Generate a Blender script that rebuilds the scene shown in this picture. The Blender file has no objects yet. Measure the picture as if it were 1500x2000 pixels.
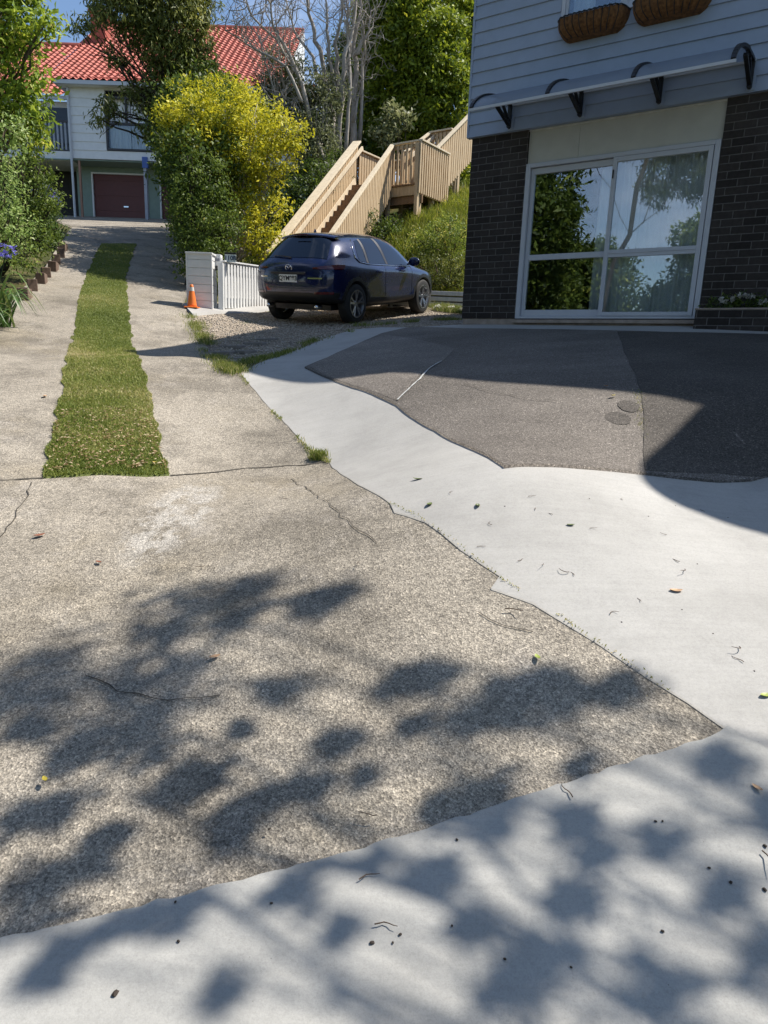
import bpy, bmesh, math, random
import numpy as np
from mathutils import Vector, Matrix
from mathutils.bvhtree import BVHTree

# ------------------------------------------------------------------ camera, world, sun, exposure
SC = bpy.context.scene
COL = SC.collection
EYE = 1.64
FPX, PITCH, ROLL = 1328.5, math.radians(13.026), math.radians(-2.123)
cam = bpy.data.cameras.new("camera")
camo = bpy.data.objects.new("camera", cam)
COL.objects.link(camo)
cam.sensor_fit = 'VERTICAL'
cam.sensor_height = 24.0
cam.lens = 24.0 * FPX / 2000.0
cam.clip_start, cam.clip_end = 0.05, 3000.0
camo.matrix_world = (Matrix.Translation((0, 0, EYE)) @ Matrix.Rotation(math.pi / 2 - PITCH, 4, 'X')
                     @ Matrix.Rotation(-ROLL, 4, 'Z'))
SC.camera = camo

SUN_EL, SUN_AZ = math.radians(54.9), math.radians(70.5)      # azimuth from +Y towards +X
SUNV = Vector((math.sin(SUN_AZ) * math.cos(SUN_EL), math.cos(SUN_AZ) * math.cos(SUN_EL), math.sin(SUN_EL)))
sl = bpy.data.lights.new("sun", 'SUN')
sl.energy, sl.angle, sl.color = 5.0, math.radians(0.53), (1.0, 0.94, 0.85)
so = bpy.data.objects.new("sun", sl)
so.rotation_euler = SUNV.to_track_quat('Z', 'Y').to_euler()
so.location = (12, 8, 20)
COL.objects.link(so)

world = bpy.data.worlds.new("World")
SC.world = world
world.use_nodes = True
wn, wl = world.node_tree.nodes, world.node_tree.links
wn.clear()
wo = wn.new('ShaderNodeOutputWorld')
wb = wn.new('ShaderNodeBackground')
sky = wn.new('ShaderNodeTexSky')
sky.sky_type = 'NISHITA'
sky.sun_disc = False
sky.sun_elevation, sky.sun_rotation = SUN_EL, SUN_AZ
sky.air_density, sky.dust_density, sky.ozone_density = 1.0, 0.4, 3.0
wtc = wn.new('ShaderNodeTexCoord')
wmap = wn.new('ShaderNodeMapping')
wmap.inputs['Scale'].default_value = (1.0, 1.0, 2.2)
wno = wn.new('ShaderNodeTexNoise')
wno.inputs['Scale'].default_value, wno.inputs['Detail'].default_value = 2.1, 7.0
wno.inputs['Roughness'].default_value = 0.6
wr = wn.new('ShaderNodeValToRGB')
wr.color_ramp.elements[0].position, wr.color_ramp.elements[1].position = 0.52, 0.74
wr.color_ramp.elements[1].color = (0.8, 0.8, 0.8, 1)
wmix = wn.new('ShaderNodeMix')
wmix.data_type = 'RGBA'
wmix.inputs[7].default_value = (7.0, 7.6, 9.0, 1)
whs = wn.new('ShaderNodeHueSaturation')
whs.inputs['Saturation'].default_value = 1.0
wl.new(wtc.outputs['Generated'], wmap.inputs[0])
wl.new(wmap.outputs[0], wno.inputs['Vector'])
wl.new(wno.outputs['Fac'], wr.inputs[0])
wl.new(wr.outputs[0], wmix.inputs[0])
wl.new(sky.outputs[0], whs.inputs['Color'])
wl.new(whs.outputs[0], wmix.inputs[6])
wl.new(wmix.outputs[2], wb.inputs['Color'])
wb.inputs['Strength'].default_value = 0.105
wl.new(wb.outputs[0], wo.inputs[0])

SC.view_settings.view_transform = 'Standard'
SC.view_settings.look = 'None'
SC.view_settings.exposure = 0.6
SC.view_settings.gamma = 1.0
SC.cycles.max_bounces = 8
SC.cycles.transparent_max_bounces = 16
SC.cycles.sample_clamp_indirect = 6.0

# ------------------------------------------------------------------ measuring helpers (the survey of the place)
_cp, _sp, _cr, _sr = math.cos(PITCH), math.sin(PITCH), math.cos(ROLL), math.sin(ROLL)
def ray(u, v):
    a, b = (u - 750) / FPX, (1000 - v) / FPX
    x, y = a * _cr + b * _sr, -a * _sr + b * _cr
    return np.array([x, _cp + y * _sp, -_sp + y * _cp])
def P(u, v, Y):
    d = ray(u, v)
    d = d * (Y / d[1])
    return Vector((d[0], d[1], d[2] + EYE))
UX = np.array([math.cos(math.radians(34.216)), -math.sin(math.radians(34.216))])   # along the house front
VX = np.array([-UX[1], UX[0]])                                                      # into the house
W0 = np.array([1.744, 9.987])
def HP(t, p=0.0, z=0.0):          # house frame: t along the front, p out from it
    q = W0 + UX * t - VX * p
    return Vector((q[0], q[1], z))

# ground heights: surveyed points, thin plate in between
CTRL = []
def cp_px(u, v, Y): q = P(u, v, Y); CTRL.append((q.x, q.y, q.z))
DR = [(207, 940, 4.35), (207, 800, 5.9), (199, 700, 8.2), (202, 640, 10.28), (200, 600, 11.67), (208, 540, 14.8), (232, 475.6, 19.5)]
for u, v, Y in DR:
    q = P(u, v, Y)
    for off in (-3.2, -1.5, 0, 1.35):
        CTRL.append((q.x + .93 * off, q.y + .37 * off, q.z + (.1 if off == -3.2 else 0)))
for X in (-18, -14, -11, -9, -6.5): CTRL.append((X, 31.5, 5.36 + EYE)); CTRL.append((X, 29.0, 4.80 + EYE))
for X in (-18, -14, -8): CTRL.append((X, 42, 6.2 + EYE))
CTRL += [(0, 0, 0), (2.5, 0, .02), (-2.5, 0, -.02), (0, -3, -.45), (4, -3, -.4), (-4, -3, -.45), (0, 2, .36), (-2.2, 2, .34)]
for t in (-.85, .8, 2.4, 5, 9):
    h = HP(t, 0); CTRL.append((h.x, h.y, .445 + EYE))
    h = HP(t, .93); CTRL.append((h.x, h.y, .305 + EYE))
for t, z in ((-2.2, -.12), (-1.3, -.265), (.6, -.225), (1.9, -.255), (3.0, -.285), (4.2, -.255), (5.2, -.235), (6.2, -.235)):
    h = HP(t, 4.0); CTRL.append((h.x, h.y, z + EYE))
for t in (-.6, .8, 2.2, 3.6, 5.5):
    for p, z in ((2.0, .115), (3.0, -.075)):
        h = HP(t, p); CTRL.append((h.x, h.y, z + EYE))
for u, v, Y in [(985, 925, 3.75), (1500, 945, 4.1), (690, 632, 12.72), (819, 612, 15.02), (551, 623, 13.48), (390, 604, 12.6), (530, 606, 14.0), (905, 603, 16.0)]: cp_px(u, v, Y)
CTRL += [(5, 2.5, -.85 + EYE), (7, 0, -1.1 + EYE), (9, 4, -.35 + EYE), (2.2, 2.4, -1.02 + EYE)]
for s in (3, 7, 11):
    q = W0 - UX * .9 + VX * s; CTRL.append((q[0], q[1], (.5 + .05 * s) + EYE))
    q = W0 + UX * 6 + VX * s; CTRL.append((q[0], q[1], .5 + .05 * s + EYE))
CTRL += [(-.3, 16.3, 1.12 + EYE), (-2.6, 16.6, 1.15 + EYE), (2.4, 16.4, 1.15 + EYE), (4.5, 18, 1.6 + EYE)]
for u, v, Y in [(812, 432, 19.3), (845, 415, 20.3), (895, 400, 20.5)]: cp_px(u, v, Y)
CTRL += [(-1.0, 19.5, 2.6 + EYE), (-2.6, 19.5, 2.2 + EYE), (-4, 18.5, 2.0 + EYE), (-4.0, 22, 3.3 + EYE), (-1, 22.5, 4.3 + EYE), (1.6, 23, 5.2 + EYE), (5, 23, 4.4 + EYE), (-3, 27, 5.2 + EYE), (3, 28, 6.6 + EYE),
         (10, 24, 4.0 + EYE), (10, 30, 6 + EYE), (-4, 33, 6 + EYE), (4, 42, 8.5 + EYE), (14, 42, 8 + EYE), (14, 14, 1 + EYE), (14, 2, -.6 + EYE), (14, -8, -1.6 + EYE), (0, -10, -1.3 + EYE - 1.64), (-12, -10, -1.2 + EYE - 1.64),
         (-10, 0, .1), (-14, 10, 2.2), (-8, 4, 1.0), (-18, 20, 4.6), (-20, 0, .6)]
CA = np.array(CTRL)
def _phi(r): return np.where(r > 1e-9, r * r * np.log(np.maximum(r, 1e-9)), 0.0)
_n = len(CA)
_K = _phi(np.linalg.norm(CA[:, None, :2] - CA[None, :, :2], axis=2)) + np.eye(_n) * 0.05
_A = np.zeros((_n + 3, _n + 3)); _A[:_n, :_n] = _K; _A[:_n, _n] = 1; _A[:_n, _n + 1:] = CA[:, :2]; _A[_n, :_n] = 1; _A[_n + 1:, :_n] = CA[:, :2].T
_w = np.linalg.solve(_A, np.concatenate([CA[:, 2], np.zeros(3)]))
def hf(x, y):
    x = np.clip(np.atleast_1d(np.asarray(x, float)), -22, 16); y = np.clip(np.atleast_1d(np.asarray(y, float)), -11, 44)
    out = np.empty(x.shape)
    xf, yf, of = x.ravel(), y.ravel(), np.empty(x.size)
    for i in range(0, x.size, 20000):
        a, b = xf[i:i + 20000], yf[i:i + 20000]
        r = np.hypot(a[:, None] - CA[None, :, 0], b[:, None] - CA[None, :, 1])
        of[i:i + 20000] = _phi(r) @ _w[:_n] + _w[_n] + _w[_n + 1] * a + _w[_n + 2] * b
    return of.reshape(x.shape)
def h1(x, y): return float(hf([x], [y])[0])
def G(u, v, ymax=45.0):           # ground point seen at a surveyed direction
    d = ray(u, v); Y = np.arange(.6, ymax, .02)
    X, Z = d[0] / d[1] * Y, d[2] / d[1] * Y + EYE
    below = Z < hf(X, Y)
    i = int(np.argmax(below)) if below.any() else len(Y) - 1
    return Vector((X[i], Y[i], float(hf(X[i:i + 1], Y[i:i + 1])[0])))

# ------------------------------------------------------------------ materials
class NT:
    def __init__(s, name):
        s.m = bpy.data.materials.new(name); s.m.use_nodes = True
        s.t = s.m.node_tree; s.n, s.l = s.t.nodes, s.t.links
        s.n.clear(); s.out = s.n.new('ShaderNodeOutputMaterial'); s.tc = s.n.new('ShaderNodeTexCoord')
        s.vec = s.tc.outputs['Object']
    def put(s, sock, val):
        if hasattr(val, 'is_output'): s.l.new(val, sock)
        elif isinstance(val, (tuple, list)) and len(val) == 3 and sock.type == 'RGBA': sock.default_value = (*val, 1)
        else: sock.default_value = val
    def noise(s, scale, detail=4, rough=.55, vec=None, dist=0.0):
        n = s.n.new('ShaderNodeTexNoise'); s.l.new(vec or s.vec, n.inputs['Vector'])
        n.inputs['Scale'].default_value, n.inputs['Detail'].default_value = scale, detail
        n.inputs['Roughness'].default_value, n.inputs['Distortion'].default_value = rough, dist
        return n.outputs['Fac']
    def voro(s, scale, out='Color', feature='F1', vec=None, rnd=1.0):
        n = s.n.new('ShaderNodeTexVoronoi'); n.feature = feature; s.l.new(vec or s.vec, n.inputs['Vector'])
        n.inputs['Scale'].default_value = scale; n.inputs['Randomness'].default_value = rnd
        return n.outputs[out]
    def ramp(s, fac, stops, mode='LINEAR'):
        r = s.n.new('ShaderNodeValToRGB'); e = r.color_ramp.elements; r.color_ramp.interpolation = mode
        while len(e) < len(stops): e.new(.5)
        for i, (p, c) in enumerate(stops):
            e[i].position = p; e[i].color = (*c, 1) if isinstance(c, (tuple, list)) else (c, c, c, 1)
        s.l.new(fac, r.inputs[0]); return r.outputs[0]
    def mix(s, fac, a, b, mode='MIX'):
        m = s.n.new('ShaderNodeMix'); m.data_type = 'RGBA'; m.blend_type = mode
        s.put(m.inputs[0], fac); s.put(m.inputs[6], a); s.put(m.inputs[7], b); return m.outputs[2]
    def math(s, op, a, b=0.0):
        m = s.n.new('ShaderNodeMath'); m.operation = op; s.put(m.inputs[0], a); s.put(m.inputs[1], b); return m.outputs[0]
    def mapping(s, scale=(1, 1, 1), rot=(0, 0, 0), loc=(0, 0, 0), vec=None):
        m = s.n.new('ShaderNodeMapping'); s.l.new(vec or s.vec, m.inputs[0])
        m.inputs['Scale'].default_value, m.inputs['Rotation'].default_value, m.inputs['Location'].default_value = scale, rot, loc
        return m.outputs[0]
    def attr(s, name, out='Fac'):
        a = s.n.new('ShaderNodeAttribute'); a.attribute_name = name; return a.outputs[out]
    def bump(s, h, strength=.3, dist=.01, prev=None):
        b = s.n.new('ShaderNodeBump'); b.inputs['Strength'].default_value, b.inputs['Distance'].default_value = strength, dist
        s.l.new(h, b.inputs['Height'])
        if prev: s.l.new(prev, b.inputs['Normal'])
        return b.outputs[0]
    def bsdf(s, col, rough=.6, metal=0.0, normal=None, spec=.5, coat=0.0, **kw):
        b = s.n.new('ShaderNodeBsdfPrincipled'); s.put(b.inputs['Base Color'], col); s.put(b.inputs['Roughness'], rough)
        s.put(b.inputs['Metallic'], metal); s.put(b.inputs['Specular IOR Level'], spec); s.put(b.inputs['Coat Weight'], coat)
        b.inputs['Coat Roughness'].default_value = .03
        if normal: s.l.new(normal, b.inputs['Normal'])
        return b.outputs[0]
    def done(s, sh): s.l.new(sh, s.out.inputs[0]); return s.m

M = {}
PATCH = tuple(G(345, 1010)[:2])
def simple(name, col, rough=.6, metal=0.0, spec=.5, coat=0.0, var=.12, scale=6.0, bump=0.0, bscale=60.0):
    t = NT(name)
    lo, hi = [c * (1 - var) for c in col], [min(1, c * (1 + var)) for c in col]
    c = t.ramp(t.noise(scale, 5), [(.3, lo), (.7, hi)])
    nrm = t.bump(t.noise(bscale, 4), bump, .004) if bump else None
    M[name] = t.done(t.bsdf(c, rough, metal, nrm, spec, coat)); return M[name]

def m_old_concrete():
    t = NT('old_concrete')
    base = t.ramp(t.noise(.5, 6, .6), [(.3, (.245, .224, .192)), (.5, (.312, .286, .246)), (.72, (.365, .337, .294))])
    mid = t.noise(2.6, 7, .72)
    base = t.mix(.55, base, t.ramp(mid, [(.3, .78), (.5, 1.0), (.7, 1.12)]), 'MULTIPLY')
    blot = t.ramp(t.noise(1.25, 8, .72, t.mapping(loc=(1, 4, 2))), [(.40, .62), (.53, 1.0)])
    base = t.mix(.85, base, blot, 'MULTIPLY')
    yel = t.ramp(t.noise(.8, 6, .65, t.mapping(loc=(3, 11, 0))), [(.52, 0.0), (.74, .4)])
    base = t.mix(yel, base, (.29, .245, .165))
    pale = t.ramp(t.noise(2.2, 8, .75, t.mapping((1, .7, 1), loc=(7, 3, 0))), [(.55, 0.0), (.68, .55)])
    base = t.mix(pale, base, (.37, .345, .315))
    # worn pale patch beyond the end of the grass
    px, py = PATCH
    def spot(cx, cy, sx, sy, rot):
        m = t.mapping((1 / sx, 1 / sy, 0), (0, 0, 0), (-cx / sx, -cy / sy, 0))
        g = t.n.new('ShaderNodeTexGradient'); g.gradient_type = 'SPHERICAL'; t.l.new(m, g.inputs[0]); return g.outputs['Fac']
    sm = t.math('MULTIPLY', t.math('MINIMUM', t.math('MULTIPLY', spot(px, py, .24, .80, 0), 2.6), 1.0), t.ramp(t.noise(9, 7, .75, t.mapping((1, .6, 1))), [(.46, 0.0), (.54, .85)]))
    base = t.mix(sm, base, (.41, .395, .37))
    sep = t.n.new('ShaderNodeSeparateColor'); t.l.new(t.voro(140.0), sep.inputs[0])
    sep2 = t.n.new('ShaderNodeSeparateColor'); t.l.new(t.voro(300.0), sep2.inputs[0])
    agg = t.ramp(sep.outputs[0], [(0, (.42, .40, .38)), (.25, (.74, .71, .67)), (.55, (1.0, .97, .92)), (.88, (1.28, 1.23, 1.15)), (1, (1.8, 1.72, 1.6))])
    agg2 = t.ramp(sep2.outputs[1], [(0, .35), (.4, .9), (1, 1.55)])
    c = t.mix(.72, base, agg, 'MULTIPLY'); c = t.mix(.6, c, agg2, 'MULTIPLY')
    c = t.mix(.6, c, t.ramp(t.noise(34, 5, .75), [(.34, .55), (.5, .98), (.66, 1.2)]), 'MULTIPLY')
    n = t.bump(t.voro(140.0, 'Distance'), .55, .005); n = t.bump(t.noise(26, 5), .3, .008, n)
    M['old_concrete'] = t.done(t.bsdf(c, .92, normal=n, spec=.15))
def m_pale(name, a, b, dark, streak=True):
    t = NT(name)
    c = t.ramp(t.noise(.8, 5, .6), [(.3, a), (.7, b)])
    st = t.noise(9, 4, .6, t.mapping((.22, 5.0, 1), rot=(0, 0, -.45)))
    c = t.mix(.30 if not streak else .16, c, t.ramp(st, [(.3, .72), (.65, 1.12)]), 'MULTIPLY')
    c = t.mix(.5, c, t.ramp(t.noise(85, 3, .7), [(.3, .80), (.55, 1.04)]), 'MULTIPLY')
    c = t.mix(.7, c, t.ramp(t.noise(3.1, 9, .75, t.mapping(loc=(8, 1, 0))), [(.32, .86), (.5, 1.0), (.68, 1.06)]), 'MULTIPLY')
    c = t.mix(.6, c, t.ramp(t.noise(230, 3, .8), [(.3, .78), (.6, 1.06)]), 'MULTIPLY')
    sp = t.ramp(t.voro(34, 'Distance'), [(.02, 1.0), (.07, 0.0)])
    gate = t.ramp(t.noise(5, 3), [(.52, 0.0), (.62, .75)])
    c = t.mix(t.math('MULTIPLY', sp, gate), c, dark)
    stain = t.ramp(t.noise(2.0, 6, .7, t.mapping(loc=(5, 2, 1))), [(.48, 0.0), (.75, .5)])
    c = t.mix(stain, c, [x * .72 for x in a])
    n = t.bump(t.noise(180, 3), .25, .002); n = t.bump(st, .12, .003, n)
    M[name] = t.done(t.bsdf(c, .85, normal=n, spec=.25))
def m_asphalt(name='asphalt', g=1.0):
    t = NT(name)
    c = t.ramp(t.noise(.9, 6, .62), [(.3, tuple(g * q for q in (.115, .102, .090))), (.7, tuple(g * q for q in (.185, .164, .144)))])
    band = t.ramp(t.noise(1.2, 5, .6, t.mapping((.5, 1.6, 1), rot=(0, 0, -.6))), [(.45, 0.0), (.75, .5)])
    c = t.mix(band, c, tuple(g * q for q in (.24, .214, .188)))
    sep = t.n.new('ShaderNodeSeparateColor'); t.l.new(t.voro(150), sep.inputs[0])
    c = t.mix(.75, c, t.ramp(sep.outputs[0], [(0, .35), (.6, .95), (.93, 1.35), (1, 2.6)]), 'MULTIPLY')
    n = t.bump(t.voro(150, 'Distance'), .5, .004)
    M[name] = t.done(t.bsdf(c, .88, normal=n, spec=.25))
def m_gravel():
    t = NT('gravel_ground')
    c = t.ramp(t.noise(1.1, 5, .6), [(.35, (.20, .165, .125)), (.65, (.33, .28, .225))])
    sep = t.n.new('ShaderNodeSeparateColor'); t.l.new(t.voro(42), sep.inputs[0])
    c = t.mix(.8, c, t.ramp(sep.outputs[0], [(0, .45), (.5, .95), (1, 1.7)]), 'MULTIPLY')
    green = t.ramp(t.noise(1.7, 6, .65, t.mapping(loc=(2, 9, 0))), [(.56, 0.0), (.68, .7)])
    c = t.mix(green, c, (.075, .105, .03))
    n = t.bump(t.voro(42, 'Distance'), .8, .012)
    M['gravel_ground'] = t.done(t.bsdf(c, .95, normal=n, spec=.15))
def m_soil():
    t = NT('soil')
    c = t.ramp(t.noise(2.0, 6, .65), [(.3, (.045, .05, .02)), (.52, (.08, .085, .03)), (.7, (.15, .105, .06))])
    n = t.bump(t.noise(14, 6), .7, .05)
    M['soil'] = t.done(t.bsdf(c, .95, normal=n, spec=.1))
def m_leaf(name, stops, trans=.35, rough=.55):
    t = NT(name)
    c = t.ramp(t.attr('tint'), stops)
    b = t.bsdf(c, rough, spec=.35)
    tr = t.n.new('ShaderNodeBsdfTranslucent')
    hs = t.n.new('ShaderNodeHueSaturation'); hs.inputs['Value'].default_value = 1.35; hs.inputs['Hue'].default_value = .49
    t.l.new(c, hs.inputs['Color']); t.l.new(hs.outputs[0], tr.inputs['Color'])
    mx = t.n.new('ShaderNodeMixShader'); mx.inputs[0].default_value = trans
    t.l.new(b, mx.inputs[1]); t.l.new(tr.outputs[0], mx.inputs[2])
    M[name] = t.done(mx.outputs[0])
def m_bark(name, a, b):
    t = NT(name)
    nz = t.noise(7, 6, .65, t.mapping((2.5, 2.5, .5)))
    M[name] = t.done(t.bsdf(t.ramp(nz, [(.3, a), (.7, b)]), .9, normal=t.bump(nz, .6, .02), spec=.15))
def m_wood(name, a, b):
    t = NT(name)
    g = t.noise(6, 6, .6, t.mapping((3, 3, .6)), .8); big = t.noise(2.3, 3, vec=t.mapping((5, 5, .3)))
    c = t.mix(.4, t.ramp(g, [(.3, a), (.7, b)]), t.ramp(big, [(.3, .7), (.7, 1.2)]), 'MULTIPLY')
    M[name] = t.done(t.bsdf(c, .75, normal=t.bump(g, .2, .004), spec=.25))
def m_brick():
    t = NT('dark_brick')
    sp = t.n.new('ShaderNodeSeparateXYZ'); t.l.new(t.vec, sp.inputs[0])
    cb = t.n.new('ShaderNodeCombineXYZ'); t.l.new(t.math('ADD', sp.outputs[0], sp.outputs[1]), cb.inputs[0]); t.l.new(sp.outputs[2], cb.inputs[1])
    b = t.n.new('ShaderNodeTexBrick'); t.l.new(cb.outputs[0], b.inputs['Vector'])
    for k, v in {'Scale': 1.0, 'Mortar Size': .006, 'Mortar Smooth': .25, 'Bias': 0.0, 'Brick Width': .24, 'Row Height': .0865}.items(): b.inputs[k].default_value = v
    b.inputs['Color1'].default_value, b.inputs['Color2'].default_value = (.026, .022, .021, 1), (.050, .042, .039, 1)
    b.inputs['Mortar'].default_value = (.13, .12, .115, 1)
    c = t.mix(.6, b.outputs['Color'], t.ramp(t.noise(22, 5, .7), [(.3, .55), (.7, 1.4)]), 'MULTIPLY')
    c = t.mix(t.ramp(t.noise(1.1, 4), [(.5, 0.0), (.8, .22)]), c, (.15, .14, .13))
    n = t.bump(t.math('SUBTRACT', 1.0, b.outputs['Fac']), .9, .008); n = t.bump(t.noise(70, 4), .3, .003, n)
    M['dark_brick'] = t.done(t.bsdf(c, .85, normal=n, spec=.25))
def m_glass(name, tint, base=.12, ior=1.6):
    t = NT(name)
    g = t.n.new('ShaderNodeBsdfGlossy'); g.inputs['Roughness'].default_value = .004; g.inputs['Color'].default_value = (.93, .96, 1, 1)
    tr = t.n.new('ShaderNodeBsdfTransparent'); tr.inputs['Color'].default_value = (*tint, 1)
    f = t.n.new('ShaderNodeFresnel'); f.inputs['IOR'].default_value = ior
    wv = t.bump(t.noise(.9, 2), .02, .02); t.l.new(wv, g.inputs['Normal'])
    mx = t.n.new('ShaderNodeMixShader'); t.l.new(t.math('ADD', f.outputs[0], base), mx.inputs[0])
    t.l.new(tr.outputs[0], mx.inputs[1]); t.l.new(g.outputs[0], mx.inputs[2])
    M[name] = t.done(mx.outputs[0])
def m_poly():
    t = NT('polycarbonate')
    tr = t.n.new('ShaderNodeBsdfTransparent'); tr.inputs['Color'].default_value = (.9, .93, .96, 1)
    d = t.bsdf((.46, .51, .58), .3, spec=.4)
    tl = t.n.new('ShaderNodeBsdfTranslucent'); tl.inputs['Color'].default_value = (.36, .41, .48, 1)
    m1 = t.n.new('ShaderNodeMixShader'); m1.inputs[0].default_value = .45; t.l.new(d, m1.inputs[1]); t.l.new(tl.outputs[0], m1.inputs[2])
    m2 = t.n.new('ShaderNodeMixShader'); m2.inputs[0].default_value = .55; t.l.new(tr.outputs[0], m2.inputs[1]); t.l.new(m1.outputs[0], m2.inputs[2])
    M['polycarbonate'] = t.done(m2.outputs[0])
def m_paint(name, a, b):
    t = NT(name)
    lw = t.n.new('ShaderNodeLayerWeight'); lw.inputs['Blend'].default_value = .35
    c = t.mix(lw.outputs['Facing'], a, b)
    c = t.mix(t.ramp(t.noise(2.5, 6, .6), [(.45, 0.0), (.8, .05)]), c, (.10, .09, .08))
    M[name] = t.done(t.bsdf(c, t.ramp(t.noise(5, 5), [(.3, .2), (.7, .3)]), .15, spec=.4, coat=1.0))
m_old_concrete(); m_asphalt(); m_asphalt('asphalt_fresh', .58); m_asphalt('asphalt_faded', 1.28); m_gravel(); m_soil(); m_brick()
m_pale('white_concrete', (.365, .355, .335), (.435, .425, .405), (.12, .10, .08))
m_pale('grey_concrete', (.345, .342, .325), (.405, .40, .38), (.10, .09, .08))
m_glass('window_glass', (.90, .94, .95), .10); m_glass('far_glass', (.9, .93, .95), .0); m_glass('car_glass', (.05, .06, .07), .05, 1.5); m_poly()
m_paint('car_paint', (.003, .010, .068), (.002, .004, .022))
m_wood('pine', (.47, .34, .20), (.62, .48, .31)); m_wood('pine_sunlit', (.60, .49, .34), (.72, .62, .46)); m_wood('pine_tread', (.20, .12, .065), (.30, .19, .11)); m_wood('slat_wood', (.68, .68, .68), (.78, .78, .77))  # rails get a paler copy of the pine, sunlight put into its colour
m_bark('bark_brown', (.06, .042, .03), (.15, .115, .085)); m_bark('bark_grey', (.22, .195, .17), (.46, .42, .375)); m_bark('bark_dark', (.03, .024, .018), (.075, .06, .05))
m_leaf('leaf_bright', [(0, (0.070, 0.121, 0.014)), (.45, (0.187, 0.282, 0.026)), (.8, (0.375, 0.458, 0.049)), (1, (0.649, 0.585, 0.116))])
m_leaf('leaf_variegated', [(0, (.06, .12, .02)), (.4, (.17, .27, .06)), (.75, (.34, .45, .14)), (1, (.58, .64, .34))])
m_leaf('leaf_dark', [(0, (0.029, 0.055, 0.010)), (.5, (0.074, 0.121, 0.020)), (.85, (0.175, 0.234, 0.037)), (1, (0.399, 0.429, 0.083))])
m_leaf('leaf_olive', [(0, (0.039, 0.055, 0.014)), (.5, (0.088, 0.113, 0.025)), (.85, (0.195, 0.225, 0.049)), (1, (0.370, 0.370, 0.098))], .3)
m_leaf('leaf_yellow', [(0, (.09, .12, .012)), (.3, (.27, .30, .02)), (.65, (.54, .51, .025)), (1, (.74, .69, .08))], .35)
m_leaf('leaf_green', [(0, (0.045, 0.082, 0.014)), (.5, (0.125, 0.186, 0.030)), (.85, (0.275, 0.341, 0.059)), (1, (0.599, 0.546, 0.150))])
m_leaf('leaf_grey', [(0, (0.075, 0.090, 0.038)), (.5, (0.150, 0.173, 0.075)), (.85, (0.255, 0.277, 0.128)), (1, (0.420, 0.420, 0.225))])
m_leaf('leaf_lime', [(0, (0.074, 0.117, 0.014)), (.5, (0.225, 0.293, 0.023)), (.85, (0.474, 0.507, 0.042)), (1, (0.823, 0.741, 0.083))])
m_leaf('leaf_dry', [(0, (.10, .06, .03)), (.4, (.25, .16, .08)), (.75, (.42, .31, .18)), (1, (.60, .50, .34))], .2)
m_leaf('grass', [(0, (.07, .105, .016)), (.45, (.165, .215, .038)), (.7, (.29, .31, .08)), (.86, (.46, .41, .17)), (1, (.60, .52, .29))], .3, .65)
m_leaf('bank_grass', [(0, (0.060, 0.098, 0.012)), (.45, (0.180, 0.225, 0.024)), (.75, (0.330, 0.360, 0.045)), (1, (0.510, 0.435, 0.150))], .3, .65)
m_leaf('strap_leaf', [(0, (.02, .06, .012)), (.5, (.06, .13, .025)), (.85, (.14, .21, .05)), (1, (.34, .32, .12))], .25, .35)
m_leaf('flower_blue', [(0, (.10, .08, .42)), (.5, (.20, .17, .62)), (1, (.42, .40, .80))], .3)
m_leaf('flower_white', [(0, (.45, .45, .40)), (1, (.72, .70, .66))], .3)
simple('white_paint', (.72, .72, .71), .45, var=.05, bump=.05); simple('white_frame', (.50, .525, .59), .35, var=.03)
simple('cladding_paint', (.30, .36, .47), .55, var=.05, bump=.05, bscale=30); simple('cream_panel', (.52, .515, .47), .6, var=.05)
simple('concrete_base', (.33, .27, .23), .9, var=.25, scale=9, bump=.4); simple('black_plastic', (.012, .012, .013), .45, var=.2, scale=12)
simple('rubber', (.018, .018, .018), .8, var=.3, scale=20, bump=.2); simple('alloy', (.55, .55, .57), .3, 1.0, var=.05); simple('dark_alloy', (.06, .06, .065), .35, .8)
simple('chrome', (.75, .75, .77), .12, 1.0, var=.02); simple('tail_red', (.09, .005, .006), .12, coat=1.0); simple('plate_white', (.75, .75, .74), .4, var=.04)
simple('ink', (.015, .015, .02), .5); simple('trim_grey', (.03, .03, .034), .4, .0); simple('curtain', (.84, .85, .86), .9, var=.06, scale=3)
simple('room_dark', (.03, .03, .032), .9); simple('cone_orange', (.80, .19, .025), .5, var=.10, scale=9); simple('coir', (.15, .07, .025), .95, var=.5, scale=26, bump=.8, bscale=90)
simple('coir_dark', (.05, .024, .01), .95, var=.4, scale=30); simple('tile_red', (.40, .11, .078), .75, var=.28, scale=2.5, bump=.15); simple('brick_red', (.36, .09, .06), .8, var=.2, scale=9, bump=.4)
simple('house_white', (.68, .70, .72), .6, var=.05, bump=.05); simple('house_green', (.20, .27, .24), .7, var=.08); simple('garage_red', (.10, .018, .016), .5, var=.1)
simple('spout_grey', (.50, .53, .58), .4, var=.04); simple('rail_dark', (.035, .035, .045), .5); simple('blue_paint', (.05, .11, .36), .5); simple('post_grey', (.30, .33, .40), .5)
simple('sign_plate', (.55, .62, .62), .4); simple('sign_ink', (.04, .06, .10), .5); simple('block_brick', (.15, .10, .075), .9, var=.3, scale=14, bump=.5); simple('paver', (.22, .20, .185), .9, var=.2, scale=7, bump=.4)
simple('stone', (.42, .37, .31), .9, var=.4, scale=30, bump=.4); simple('pale_rock', (.60, .58, .54), .85, var=.2, bump=.3); simple('twig', (.09, .06, .04), .9, var=.3, scale=50)
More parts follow.
